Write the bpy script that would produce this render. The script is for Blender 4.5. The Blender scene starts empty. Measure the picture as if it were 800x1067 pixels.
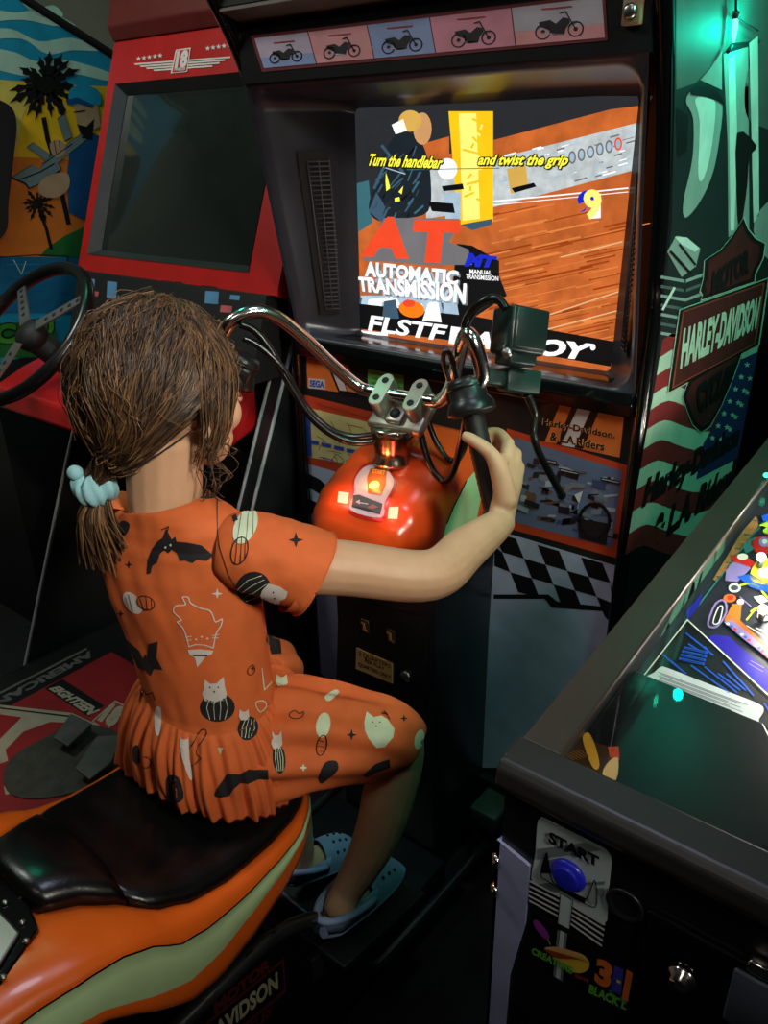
import bpy, bmesh, math, random
from mathutils import Vector as V, Matrix, noise
from mathutils.bvhtree import BVHTree
from mathutils.geometry import tessellate_polygon
random.seed(7)
S = bpy.context.scene
COL = S.collection
# ------------------------------------------------------------------ camera
F = 830.0; CX, CY = 400.0, 533.5
O = V((0, 0, 1.5))
EX = V((0.78389853, 0.24907965, -0.56873757)); EY = V((0.62070463, -0.33669881, 0.70806756)); EZ = V((-0.01512805, -0.90807116, -0.41854259))
def RW(v): v = V(v); return V((EX.dot(v), EY.dot(v), EZ.dot(v)))
RIGHT, DOWN, FWD = RW((1, 0, 0)), RW((0, 1, 0)), RW((0, 0, 1))
def ray(p): return RW((p[0] - CX, p[1] - CY, F))
def PL(p, p0, n):                       # a picture point carried onto a plane of the room
    d = ray(p); n = V(n); return O + d * ((V(p0) - O).dot(n) / d.dot(n))
def PX(p, x): d = ray(p); return O + d * ((x - O.x) / d.x)
def PY(p, y): d = ray(p); return O + d * ((y - O.y) / d.y)
def PZ(p, z): d = ray(p); return O + d * ((z - O.z) / d.z)
def PD(x, y, dep): return O + RW(((x - CX) / F * dep, (y - CY) / F * dep, dep))
cam = bpy.data.cameras.new('camera'); co = bpy.data.objects.new('camera', cam); COL.objects.link(co)
m = Matrix((RIGHT, -DOWN, -FWD)).transposed().to_4x4(); m.translation = O; co.matrix_world = m
cam.sensor_fit = 'VERTICAL'; cam.sensor_height = 24.0; cam.lens = 24.0 * F / 1067.0; cam.clip_start = .02
S.camera = co
# ------------------------------------------------------------------ materials
def lin(c):
    c = c / 255.0
    return c / 12.92 if c <= .04045 else ((c + .055) / 1.055) ** 2.4
MATS = {}
def M(name, rgb, rough=.5, metal=0., var=.12, scale=18., emit=0., bump=0., bscale=200., coat=0., spec=.5):
    if name in MATS: return MATS[name]
    mt = bpy.data.materials.new(name); mt.use_nodes = True; nt = mt.node_tree; N = nt.nodes; L = nt.links
    b = N['Principled BSDF']; col = [lin(c) for c in rgb]
    b.inputs['Metallic'].default_value = metal; b.inputs['Roughness'].default_value = rough
    b.inputs['Coat Weight'].default_value = coat; b.inputs['Specular IOR Level'].default_value = spec
    tc = N.new('ShaderNodeTexCoord'); nz = N.new('ShaderNodeTexNoise'); nz.inputs['Scale'].default_value = scale; nz.inputs['Detail'].default_value = 4
    L.new(tc.outputs['Object'], nz.inputs['Vector'])
    rp = N.new('ShaderNodeValToRGB'); rp.color_ramp.elements[0].position = .3; rp.color_ramp.elements[1].position = .7
    rp.color_ramp.elements[0].color = [min(1, c * (1 - var)) for c in col] + [1]
    rp.color_ramp.elements[1].color = [min(1, c * (1 + var)) for c in col] + [1]
    L.new(nz.outputs['Fac'], rp.inputs['Fac']); L.new(rp.outputs['Color'], b.inputs['Base Color'])
    if emit:
        L.new(rp.outputs['Color'], b.inputs['Emission Color']); b.inputs['Emission Strength'].default_value = emit
        L.remove(b.inputs['Base Color'].links[0]); b.inputs['Base Color'].default_value = (.01, .01, .01, 1)
    if bump:
        n2 = N.new('ShaderNodeTexNoise'); n2.inputs['Scale'].default_value = bscale; n2.inputs['Detail'].default_value = 3
        L.new(tc.outputs['Object'], n2.inputs['Vector'])
        bp = N.new('ShaderNodeBump'); bp.inputs['Strength'].default_value = bump; bp.inputs['Distance'].default_value = .002
        L.new(n2.outputs['Fac'], bp.inputs['Height']); L.new(bp.outputs['Normal'], b.inputs['Normal'])
    MATS[name] = mt; return mt
def GLASS(name, tint=(1, 1, 1), refl=.06, rough=.02):
    if name in MATS: return MATS[name]
    mt = bpy.data.materials.new(name); mt.use_nodes = True; nt = mt.node_tree; N = nt.nodes; L = nt.links
    N.clear(); o = N.new('ShaderNodeOutputMaterial'); t = N.new('ShaderNodeBsdfTransparent'); t.inputs['Color'].default_value = (*tint, 1)
    g = N.new('ShaderNodeBsdfGlossy'); g.inputs['Roughness'].default_value = rough
    lw = N.new('ShaderNodeLayerWeight'); lw.inputs['Blend'].default_value = .5; pw = N.new('ShaderNodeMath'); pw.operation = 'POWER'; pw.inputs[1].default_value = 5; L.new(lw.outputs['Facing'], pw.inputs[0]); fr = N.new('ShaderNodeMath'); fr.operation = 'MULTIPLY_ADD'; fr.inputs[1].default_value = .8; fr.inputs[2].default_value = refl * .5; L.new(pw.outputs[0], fr.inputs[0])
    mx = N.new('ShaderNodeMixShader'); L.new(fr.outputs[0], mx.inputs[0]); L.new(t.outputs[0], mx.inputs[1]); L.new(g.outputs[0], mx.inputs[2]); L.new(mx.outputs[0], o.inputs[0])
    MATS[name] = mt; return mt
# ------------------------------------------------------------------ mesh builder
def frame_of(d):
    d = V(d).normalized(); a = V((0, 0, 1)) if abs(d.z) < .9 else V((1, 0, 0))
    u = d.cross(a).normalized(); return u, d.cross(u).normalized(), d
def spline(pts, n=6):
    P = [V(p) for p in pts]; out = []
    for i in range(len(P) - 1):
        a, b, c, d = P[max(i - 1, 0)], P[i], P[i + 1], P[min(i + 2, len(P) - 1)]
        for k in range(n):
            t = k / n
            out.append(.5 * ((2 * b) + (c - a) * t + (2 * a - 5 * b + 4 * c - d) * t * t + (3 * b - a - 3 * c + d) * t ** 3))
    out.append(P[-1]); return out
def sp2(pts, n=5, closed=True):
    P = [V((p[0], p[1], 0)) for p in pts]; k = len(P); out = []
    for i in range(k if closed else k - 1):
        if closed: a, b, c, d = P[i - 1], P[i], P[(i + 1) % k], P[(i + 2) % k]
        else: a, b, c, d = P[max(i - 1, 0)], P[i], P[i + 1], P[min(i + 2, k - 1)]
        for j in range(n):
            t = j / n
            q = .5 * ((2 * b) + (c - a) * t + (2 * a - 5 * b + 4 * c - d) * t * t + (3 * b - a - 3 * c + d) * t ** 3)
            out.append((q.x, q.y))
    if not closed: out.append((P[-1].x, P[-1].y))
    return out
TX = {}
def txt2d(s, bold=.0):
    k = (s, bold)
    if k in TX: return TX[k]
    c = bpy.data.curves.new('t', 'FONT'); c.body = s; c.offset = bold; c.resolution_u = 3
    o = bpy.data.objects.new('t', c); me = bpy.data.meshes.new_from_object(o)
    vs = [(v.co.x, v.co.y) for v in me.vertices]; fs = [tuple(p.vertices) for p in me.polygons]
    x0 = min(v[0] for v in vs); x1 = max(v[0] for v in vs); y0 = min(v[1] for v in vs); y1 = max(v[1] for v in vs)
    vs = [((x - x0) / (x1 - x0), (y - y0) / (y1 - y0)) for x, y in vs]
    bpy.data.objects.remove(o); bpy.data.curves.remove(c); bpy.data.meshes.remove(me)
    TX[k] = (vs, fs); return TX[k]
class MB:
    def __init__(s): s.v = []; s.f = []; s.m = []; s.sm = []
    def add(s, vs, fs, m=0, sm=False):
        b = len(s.v); s.v += [V(p) for p in vs]
        for f in fs: s.f.append(tuple(b + i for i in f)); s.m.append(m); s.sm.append(sm)
        return s
    def box(s, c, size, rot=None, bev=0., m=0, seg=2):
        bm = bmesh.new(); bmesh.ops.create_cube(bm, size=1)
        for v in bm.verts: v.co = V((v.co.x * size[0], v.co.y * size[1], v.co.z * size[2]))
        if bev: bmesh.ops.bevel(bm, geom=bm.edges[:], offset=bev, segments=seg, affect='EDGES', profile=.5)
        R = rot if rot is not None else Matrix.Identity(3)
        bm.verts.index_update()
        s.add([R @ v.co + V(c) for v in bm.verts], [[v.index for v in f.verts] for f in bm.faces], m, bool(bev)); bm.free(); return s
    def bx(s, a, b, bev=0., m=0):
        a = V(a); b = V(b); return s.box((a + b) / 2, [abs(x) for x in (b - a)], None, bev, m)
    def prism(s, poly, ext, m=0, bev=0.):
        bm = bmesh.new(); P = [V(p) for p in poly]; e = V(ext)
        lo = [bm.verts.new(p) for p in P]; hi = [bm.verts.new(p + e) for p in P]; n = len(P)
        bm.faces.new(lo[::-1]); bm.faces.new(hi)
        for i in range(n): bm.faces.new((lo[i], lo[(i + 1) % n], hi[(i + 1) % n], hi[i]))
        if bev: bmesh.ops.bevel(bm, geom=bm.edges[:], offset=bev, segments=2, affect='EDGES', profile=.5)
        bm.normal_update(); bmesh.ops.recalc_face_normals(bm, faces=bm.faces[:]); bm.verts.index_update()
        s.add([v.co.copy() for v in bm.verts], [[v.index for v in f.verts] for f in bm.faces], m, False); bm.free(); return s
    def loft(s, rings, m=0, closed=True, caps=True, sm=True, mf=None):
        b = len(s.v); n = len(rings[0])
        for r in rings: s.v += [V(p) for p in r]
        for i in range(len(rings) - 1):
            for j in range(n if closed else n - 1):
                k = (j + 1) % n
                s.f.append((b + i * n + j, b + i * n + k, b + (i + 1) * n + k, b + (i + 1) * n + j)); s.m.append(mf(i, j) if mf else m); s.sm.append(sm)
        if caps and closed:
            s.f.append(tuple(b + j for j in range(n))[::-1]); s.m.append(m); s.sm.append(False)
            s.f.append(tuple(b + (len(rings) - 1) * n + j for j in range(n))); s.m.append(m); s.sm.append(False)
        return s
    def tube(s, pts, r, seg=12, m=0, caps=True, flat=None):
        P = [V(p) for p in pts]; n = len(P); R = r if isinstance(r, (list, tuple)) else [r] * n
        if len(R) != n: R = [R[0] + (R[-1] - R[0]) * i / (n - 1) for i in range(n)] if len(R) == 2 else [R[min(int(i * (len(R) - 1) / (n - 1)), len(R) - 2)] * (1 - (i * (len(R) - 1) / (n - 1) - min(int(i * (len(R) - 1) / (n - 1)), len(R) - 2))) + R[min(int(i * (len(R) - 1) / (n - 1)), len(R) - 2) + 1] * (i * (len(R) - 1) / (n - 1) - min(int(i * (len(R) - 1) / (n - 1)), len(R) - 2)) for i in range(n)]
        t = (P[1] - P[0]).normalized(); u, w, _ = frame_of(t); rings = []
        for i in range(n):
            t2 = (P[min(i + 1, n - 1)] - P[max(i - 1, 0)]).normalized()
            u = (u - t2 * u.dot(t2)).normalized(); w = t2.cross(u)
            rings.append([P[i] + (u * math.cos(a) + w * math.sin(a)) * R[i] for a in [2 * math.pi * k / seg for k in range(seg)]])
        return s.loft(rings, m, True, caps)
    def lathe(s, prof, o, axis, seg=24, m=0, mf=None):
        u, w, d = frame_of(axis); o = V(o)
        rings = [[o + d * h + (u * math.cos(a) + w * math.sin(a)) * max(r, 1e-5) for a in [2 * math.pi * k / seg for k in range(seg)]] for r, h in prof]
        return s.loft(rings, m, True, True, mf=mf)
    def ball(s, c, r, rot=None, m=0, nu=20, nv=12):
        c = V(c); r = (r, r, r) if isinstance(r, (int, float)) else r; R = rot if rot is not None else Matrix.Identity(3); rings = []
        for i in range(nv + 1):
            th = math.pi * i / nv; th = min(max(th, .02), math.pi - .02)
            rings.append([c + R @ V((r[0] * math.sin(th) * math.cos(a), r[1] * math.sin(th) * math.sin(a), r[2] * math.cos(th))) for a in [2 * math.pi * k / nu for k in range(nu)]])
        return s.loft(rings[::-1], m)
    # flat artwork: outlines given as picture points, carried by fn onto the surface they are printed on
    def art(s, poly, fn, m=0):
        P = [V((p[0], p[1], 0)) for p in poly]
        tri = tessellate_polygon([P]); return s.add([fn(p) for p in poly], tri, m)
    def line(s, pts, w, fn, m=0, closed=False):
        P = [V((p[0], p[1])) for p in pts]
        if closed: P.append(P[0])
        for a, b in zip(P[:-1], P[1:]):
            d = (b - a)
            if d.length < 1e-6: continue
            d.normalize(); q = V((-d.y, d.x)) * (w / 2); e = d * (w * .3)
            s.add([fn(p) for p in (a - e + q, b + e + q, b + e - q, a - e - q)], [(0, 1, 2, 3)], m)
        return s
    def text(s, st, quad, off=(0, 0, 0), m=0, bold=.0, shear=0.):
        tl, tr, br, bl = [V(q) for q in quad]; vs, fs = txt2d(st, bold); off = V(off); out = []
        for x, y in vs:
            x2 = x + shear * (y - .5)
            out.append((bl + (br - bl) * x2) * (1 - y) + (tl + (tr - tl) * x2) * y + off)
        return s.add(out, fs, m)
    def build(s, name, mats, parent=None, fix=True):
        me = bpy.data.meshes.new(name); me.from_pydata([tuple(v) for v in s.v], [], s.f)
        mats = mats if isinstance(mats, (list, tuple)) else [mats]
        for q in mats: me.materials.append(q)
        me.polygons.foreach_set('material_index', s.m); me.polygons.foreach_set('use_smooth', s.sm)
        if fix:
            bm = bmesh.new(); bm.from_mesh(me); bmesh.ops.recalc_face_normals(bm, faces=bm.faces[:]); bm.to_mesh(me); bm.free()
        me.update(); o = bpy.data.objects.new(name, me); COL.objects.link(o)
        if parent is not None:
            o.parent = parent
            if parent.type == 'EMPTY': o.matrix_parent_inverse = Matrix.Translation(-parent.location)
        return o
def thing(name, label, cat, loc):
    o = bpy.data.objects.new(name, None); COL.objects.link(o); o.location = loc; o.empty_display_size = .1
    o['label'] = label; o['category'] = cat; return o
def struct(name, mb, mt):
    o = mb.build(name, mt); o['kind'] = 'structure'; return o
def lbl(o, t): o['label'] = t; return o
def ell(cx, cy, rx, ry, rot=0, n=20):
    c, s_ = math.cos(math.radians(rot)), math.sin(math.radians(rot))
    return [(cx + rx * math.cos(a) * c - ry * math.sin(a) * s_, cy + rx * math.cos(a) * s_ + ry * math.sin(a) * c) for a in [2 * math.pi * k / n for k in range(n)]]
def star(cx, cy, r, k=5, q=.42, rot=-90):
    return [(cx + (r if i % 2 == 0 else r * q) * math.cos(math.radians(rot + 180 * i / k)), cy + (r if i % 2 == 0 else r * q) * math.sin(math.radians(rot + 180 * i / k))) for i in range(2 * k)]
def crop(x0, y0, sc): return lambda pts: [(x0 + p[0] / sc, y0 + p[1] / sc) for p in pts]
# common materials
black = M('black_laminate', (17, 17, 20), .38, var=.2)
gloss = M('gloss_black', (9, 9, 10), .15, coat=.3)
matte = M('matte_black', (13, 13, 14), .65)
rubber = M('black_rubber', (16, 17, 18), .55, bump=.3, bscale=500)
chrome = M('chrome', (225, 222, 216), .17, 1., var=.03)
steel = M('brushed_steel', (165, 163, 158), .3, 1., var=.06)
white = M('off_white', (222, 222, 216), .5)
orange_p = M('orange_paint', (230, 100, 27), .27, var=.04, coat=.2)
cream_g = M('pale_green_cream', (178, 205, 150), .3, var=.05)
red_p = M('red_laminate', (176, 28, 26), .35, var=.1)
green_l = M('green_lens', (20, 255, 190), .4, emit=16)
# ------------------------------------------------------------------ the room
carpet = M('dark_carpet', (17, 15, 18), .95, var=.5, scale=60, bump=.5, bscale=900)
wallm = M('grey_green_paint', (150, 156, 140), .8, var=.1, scale=3)
struct('floor', MB().bx((-3.6, -2.4, -.1), (1.8, 2.9, 0)), carpet)
struct('ceiling', MB().bx((-3.6, -2.4, 2.75), (1.8, 2.9, 2.85)), M('ceiling_tile', (70, 72, 68), .9, var=.1, scale=4))
struct('wall_back', MB().bx((-3.6, 2.8, 0), (1.8, 2.9, 2.75)), wallm)
struct('wall_left', MB().bx((-3.7, -2.4, 0), (-3.6, 2.9, 2.75)), wallm)
struct('wall_right', MB().bx((1.8, -2.4, 0), (1.9, 2.9, 2.75)), M('navy_paint', (30, 34, 52), .8))
struct('wall_front', MB().bx((-3.6, -2.5, 0), (1.8, -2.4, 2.75)), M('dark_paint', (38, 40, 44), .8))
# ------------------------------------------------------------------ motorcycle arcade cabinet
XL, XR = -1.255, -.445
cab = thing('arcade_cabinet', 'tall black motorcycle game cabinet with a lit racing screen, in front of the girl', 'arcade machine', (-.85, 1.5, 0))
prof = [(1.25, 0), (1.25, 1.2), (1.243, 1.3), (1.232, 1.39), (1.20, 1.53), (1.147, 1.66), (1.085, 1.76), (1.06, 1.86), (1.09, 1.95), (1.89, 1.95), (1.89, 0)]
for x in (XR - .022, XL):
    b = MB(); b.prism([(x, y, z) for y, z in prof], (.022, 0, 0)); b.build('side_panel', black, cab)
for x in (XR - .011, XL + .011):
    b = MB(); b.tube(spline([(x, y, z) for y, z in [(1.247, .02), (1.247, .6)] + prof[1:9]], 4), .0125, 8); b.build('edge_molding', gloss, cab)
b = MB(); b.bx((XL + .022, 1.30, 0), (XR - .022, 1.89, 1.0)); b.bx((XL + .022, 1.40, 1.0), (XR - .022, 1.89, 1.95)); b.bx((XL + .022, 1.10, 1.72), (XR - .022, 1.40, 1.94)); b.build('cabinet_body', matte, cab)
# header with the strip of five motorcycles
b = MB(); b.prism([(XL + .022, y, z) for y, z in [(1.14, 1.605), (1.14, 1.688), (1.155, 1.70), (1.20, 1.70), (1.20, 1.605)]], (XR - XL - .044, 0, 0)); b.build('header_panel', black, cab)
b = MB(); b.prism([(XL + .022, y, z) for y, z in [(1.155, 1.70), (1.10, 1.715), (1.10, 1.722), (1.16, 1.72)]], (XR - XL - .044, 0, 0)); b.build('header_lip', M('grey_lip', (120, 112, 104), .45), cab)
fs = lambda k: (lambda p: PY(p, 1.139 - .0004 * k))
PK = [M('strip_lilac', (196, 182, 205), .4), M('strip_rose', (226, 160, 165), .4), M('strip_blue', (150, 168, 215), .4), M('strip_pink', (222, 150, 170), .4), M('strip_grey', (190, 185, 200), .4), M('strip_border', (112, 42, 48), .5), M('bike_ink', (38, 34, 40), .5), M('strip_red', (170, 60, 60), .5)]
b = MB()
top = lambda t: (265 + (627 - 265) * t, 40 - (40 + 3) * t); bot = lambda t: (275 + (630 - 275) * t, 71 - (71 - 39) * t)
b.art([(top(-.006)[0] - 2, top(0)[1] - 3), (top(1)[0] + 3, top(1)[1] - 4), (bot(1)[0] + 3, bot(1)[1] + 3), (bot(0)[0] - 2, bot(0)[1] + 4)], fs(0), 5)
for i in range(5):
    t0, t1 = [0, .155, .325, .505, .74][i], [.152, .322, .502, .737, 1][i]
    b.art([top(t0), top(t1), bot(t1), bot(t0)], fs(1), i)
    # lower half tinted
    mid = lambda t: tuple(top(t)[k] * .35 + bot(t)[k] * .65 for k in (0, 1))
    b.art([mid(t0), mid(t1), bot(t1), bot(t0)], fs(2), [2, 1, 2, 3, 1][i])
    cx = (top((t0 + t1) / 2)[0] + bot((t0 + t1) / 2)[0]) / 2; cy = (top((t0 + t1) / 2)[1] + bot((t0 + t1) / 2)[1]) / 2 + 3
    sc = 1 + .12 * i; T = lambda x, y: (cx + x * sc, cy + y * sc - x * sc * .09)
    for wx in (-11, 12):
        b.line([T(wx + 5.2 * math.cos(a), 4 + 5.2 * math.sin(a)) for a in [2 * math.pi * q / 14 for q in range(14)]], 1.4, fs(3), 6, True)
        b.art([T(wx + 1.6 * math.cos(a), 4 + 1.6 * math.sin(a)) for a in [2 * math.pi * q / 8 for q in range(8)]], fs(3), 6)
    b.art([T(*p) for p in [(-14, -3), (-6, -4), (-2, -1), (3, -5), (7, -4), (8, -1), (5, 3), (4, 7), (-4, 7), (-7, 3), (-13, 0)]], fs(3), 6)
    b.line([T(12, 4), T(7, -5), T(5, -9), T(1, -8)], 1.3, fs(3), 6); b.line([T(-12, 5), T(4, 7)], 1.6, fs(3), 4)
    b.line([(cx - 12 * sc, cy - 11 * sc), (cx + 9 * sc, cy - 13 * sc)], 1.3, fs(3), 7)
b.build('motorcycle_strip', PK, cab)
b = MB(); fk = lambda k: (lambda p: PY(p, 1.15 - .0006 * k))
c0 = PY((658, 12), 1.13); b.box(c0 + V((0, .004, 0)), (.026, .01, .03), None, .002, 0); b.lathe([(.0001, 0), (.009, 0), (.009, .008), (.005, .01), (.0001, .01)], c0, (0, -1, 0), 20, 1); b.build('key_lock', [M('tan_plate', (150, 120, 90), .5), steel], cab)
# recessed bezel round the picture tube
def rrect(x0, x1, z0, z1, r, yf, n=6):
    out = []
    for cx, cz, a0 in [(x1 - r, z1 - r, 0), (x0 + r, z1 - r, 90), (x0 + r, z0 + r, 180), (x1 - r, z0 + r, 270)]:
        for k in range(n + 1):
            a = math.radians(a0 + 90 * k / n); x = cx + r * math.cos(a); z = cz + r * math.sin(a); out.append(V((x, yf(z), z)))
    return out
yfront = lambda z: 1.142 + (1.245 - 1.142) * max(0, min(1, (1.61 - z) / .3)) ** .8
b = MB()
r0 = rrect(XL + .022, XR - .022, 1.118, 1.607, .004, yfront); r1 = rrect(XL + .03, XR - .030, 1.125, 1.60, .035, lambda z: yfront(z) - .003)
r2 = rrect(XL + .04, XR - .040, 1.125, 1.592, .035, lambda z: yfront(z) + .012); r3 = rrect(-1.163, -.53, 1.118, 1.578, .02, lambda z: 1.325)
r4 = rrect(-1.137, -.553, 1.126, 1.566, .012, lambda z: 1.338); r5 = rrect(-1.137, -.553, 1.126, 1.566, .012, lambda z: 1.36)
b.loft([r0, r1, r2, r3, r4, r5], 0, caps=False); b.build('screen_bezel', M('bezel_plastic', (54, 55, 64), .3, var=.15), cab)
WL = lambda s, z: V((XL + .045 + s * (-1.163 - XL - .045), yfront(z) + .02 + s * (1.325 - yfront(z) - .02), z))
WR = lambda s, z: V((XR - .045 + s * (-.53 - XR + .045), yfront(z) + .02 + s * (1.325 - yfront(z) - .02), z))
for W, nx, hi in ((WL, .004, 1.55), (WR, -.004, 1.53)):
    b = MB(); o = V((nx * (3.2 if nx > 0 else .8), -.004, 0))
    za, zb = 1.17, hi - .06
    b.add([W(.18, za) + o, W(.72, za) + o, W(.72, zb) + o, W(.18, zb) + o], [(0, 1, 2, 3)], 0)
    for i in range(34):
        z = za + .012 + (zb - za - .03) * i / 33
        b.tube([W(.3, z) + o * 1.5, W(.7, z) + o * 1.5], .0014, 5, 1)
    for s_ in (.3, .5, .7): b.tube([W(s_, za + .01) + o * 1.6, W(s_, zb - .015) + o * 1.6], .0012, 5, 1)
    b.build('speaker_grille', [matte, M('grille_grey', (92, 94, 102), .4)], cab)
# the picture on the screen
SY = 1.345
E_ = 1.0
scr_mats = []
def SM(name, rgb, e=None, var=.06, sc=25): 
    mt = M(name, rgb, .3, emit=(E_ if e is None else e), var=var, scale=sc); scr_mats.append(mt); return len(scr_mats) - 1
b = MB(); z3 = crop(360, 100, 2.5)
s_dark = SM('picture_night', (44, 46, 50)); s_wood = SM('picture_road', (200, 102, 46), var=.22, sc=30); s_wood2 = SM('picture_road_light', (226, 132, 66), var=.15); s_wall = SM('picture_wall', (196, 204, 206), 1.0, var=.2, sc=60)
s_yel = SM('picture_column', (255, 196, 24), 1.15); s_yel2 = SM('picture_column_glow', (255, 236, 120), 1.2); s_jack = SM('picture_jacket', (30, 38, 46)); s_jack2 = SM('picture_jacket_light', (64, 92, 112)); s_skin = SM('picture_skin', (214, 158, 104)); s_hair = SM('picture_hair', (222, 176, 84))
s_white = SM('picture_white', (248, 250, 250), 1.2); s_red = SM('picture_red', (240, 74, 40), 1.1); s_grey = SM('picture_shadow_grey', (118, 116, 118)); s_blk = SM('picture_black', (14, 14, 16)); s_blue = SM('picture_blue', (24, 40, 190), 1.2); s_text = SM('picture_caption', (252, 244, 70), 1.2); s_ltxt = SM('picture_caption_edge', (40, 30, 10)); s_org = SM('picture_orange', (250, 120, 20), 1.2); s_pale = SM('picture_pale_sky', (176, 202, 220), 1.0, var=.2); s_teal = SM('picture_teal', (60, 110, 120)); s_pw = SM('picture_pale_line', (238, 190, 140))
ls = lambda k: (lambda p: PY(p, SY - .0003 * k))
full = [(362, 106), (672, 104), (646, 394), (366, 352)]
b.art(full, ls(0), s_wood)
b.art(z3([(0, 0), (800, 0), (770, 60), (385, 150), (240, 150), (30, 330), (0, 340)]), ls(1), s_dark)
b.art(z3([(180, 130), (270, 105), (270, 150), (170, 190)]), ls(2), s_wood); b.art(z3([(385, 115), (690, 35), (770, 25), (765, 90), (385, 155)]), ls(2), s_wood)
b.art(z3([(210, 195), (385, 165), (760, 70), (745, 195), (385, 290), (210, 320)]), ls(3), s_wall)
b.art(z3([(420, 190), (470, 180), (475, 240), (430, 255)]), ls(4), s_hair)
for i in range(6):
    x = 590 + i * 24; y = 160 - i * 7
    b.art(z3(ell(x, y, 10, 17)), ls(4), [s_grey, s_red][i == 5]); b.art(z3(ell(x, y, 6, 12)), ls(5), s_pale)
b.art(z3([(20, 230), (60, 220), (70, 330), (25, 360)]), ls(2), s_teal)
for i in range(26):
    x = 330 + (i * 97) % 330; y = 330 + i * 13; w = 60 + (i * 37) % 120
    b.line(z3([(x, y), (x + w, y - w * .22)]), .9 + (i % 3) * .5, ls(2), s_wood2)
s_wood3 = SM('picture_road_dark', (160, 66, 20), var=.2)
rr = random.Random(31)
for i in range(70):
    x = 310 + rr.random() * 380; y = 300 + rr.random() * 370; w = 40 + rr.random() * 160; b.line(z3([(x, y), (min(x + w, 735), y - (min(x + w, 735) - x) * .22)]), .6 + rr.random() * 1.6, ls(2), rr.choice([s_wood2, s_wood3, s_wood3]))
for (a, c) in [((470, 590), (710, 510)), ((480, 620), (705, 560)), ((560, 420), (720, 380))]: b.line(z3([a, c]), 1.3, ls(3), s_pw)
b.line(z3([(380, 275), (560, 258), (735, 240)]), 1.4, ls(5), s_white); b.line(z3([(380, 285), (735, 250)]), .8, ls(5), s_white)
b.art(z3([(268, 40), (384, 40), (384, 325), (300, 335), (290, 300)]), ls(6), s_yel); b.art(z3([(295, 45), (340, 45), (350, 320), (305, 325)]), ls(7), s_yel2)
b.art(z3([(300, 335), (382, 320), (380, 335), (330, 350)]), ls(7), s_jack2)
# rider on the picture
b.art(z3(sp2([(140, 95), (185, 105), (210, 150), (222, 220), (215, 300), (150, 320), (85, 325), (60, 290), (80, 220), (105, 140)], 4)), ls(6), s_jack)
b.art(z3([(60, 300), (80, 250), (110, 300), (95, 330)]), ls(7), s_jack2); b.line(z3([(95, 130), (150, 200)]), 3, ls(7), s_jack2); b.line(z3([(75, 240), (110, 160)]), 3, ls(7), s_jack2)
b.art(z3(ell(200, 85, 24, 42)), ls(7), s_skin); b.art(z3(ell(168, 65, 30, 28)), ls(8), s_hair); b.art(z3([(120, 75), (150, 60), (160, 90), (130, 100)]), ls(8), s_white); b.art(z3([(205, 52), (235, 50), (240, 110), (225, 110)]), ls(6), s_dark)
for p in [[(105, 200), (110, 215), (116, 240), (106, 248), (104, 222)], [(138, 250), (150, 234), (146, 256)], [(128, 266), (140, 263), (142, 274), (128, 275)]]: b.art(z3(p), ls(8), s_text)
b.art(z3(ell(265, 190, 26, 28)), ls(8), s_white); b.art(z3([(250, 235), (305, 228), (308, 243), (255, 248)]), ls(9), s_blk); b.art(z3([(215, 275), (280, 280), (285, 305), (225, 300)]), ls(8), s_blk)
b.art(z3([(432, 240), (490, 226), (497, 236), (440, 252)]), ls(9), s_blk); b.art(z3([(255, 255), (300, 250), (300, 320), (260, 320)]), ls(7), s_pale)
b.line(z3([(65, 175), (155, 203)]), 1, ls(9), s_pale); b.line(z3([(160, 192), (400, 188)]), .9, ls(9), s_teal)
rr = random.Random(41)
for i in range(46):
    x = 80 + rr.random() * 125; y = 120 + rr.random() * 190; w = 8 + rr.random() * 30; a = rr.uniform(1.9, 2.5); b.line(z3([(x, y), (x + w * math.cos(a), y + w * math.sin(a))]), .6 + rr.random() * 1.6, ls(7), rr.choice([s_jack2, s_blk, s_teal, s_dark]))
for i in range(60):
    t = rr.random(); x = 395 + t * 340; y = 150 - t * 55 + rr.random() * 105; w = 6 + rr.random() * 26; b.line(z3([(x, y), (x + w, y - w * .28)]), .5 + rr.random() * 1.4, ls(3.5), rr.choice([s_white, s_pale, s_grey, s_pale]))
for i in range(16):
    y = 60 + i * 16; b.line(z3([(300 + rr.random() * 60, y), (300 + rr.random() * 70, y + 10)]), 2.2, ls(7.5), rr.choice([s_yel, s_yel2]))
for i in range(14):
    x = 40 + rr.random() * 260; b.line(z3([(x, 525 + rr.random() * 30), (x + rr.uniform(-14, 14), 560 + rr.random() * 25)]), 2.2, ls(7.5), rr.choice([s_white, s_jack2, s_teal, s_pale]))
def stx(st, q, k, mt, bold=.02, shear=0, n=2):
    b.text(st, [ls(k)(p) for p in z3(q)], (0, 0, 0), mt, bold, shear)
for st, q in (('Turn the handlebar', [(60, 150), (252, 158), (252, 190), (60, 182)]), ('and twist the grip', [(346, 152), (580, 152), (578, 190), (346, 188)])):
    for dx, dy in ((-2, -2), (2, 2), (2, -2), (-2, 2), (3, 4)): stx(st, [(x + dx, y + dy) for x, y in q], 10, s_ltxt, .05, .06)
    stx(st, q, 11, s_text, .03, .06)
b.art(z3([(45, 430), (100, 318), (200, 318), (300, 322), (270, 380), (320, 400), (330, 440), (300, 440), (200, 440), (120, 432)]), ls(9), s_grey)
b.art(z3([(160, 318), (205, 370), (195, 440), (130, 425)]), ls(9), s_grey)
stx('A', [(72, 313), (165, 316), (165, 425), (38, 418)], 11, s_red, .06); stx('T', [(178, 322), (300, 325), (288, 437), (166, 432)], 11, s_red, .07)
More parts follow.
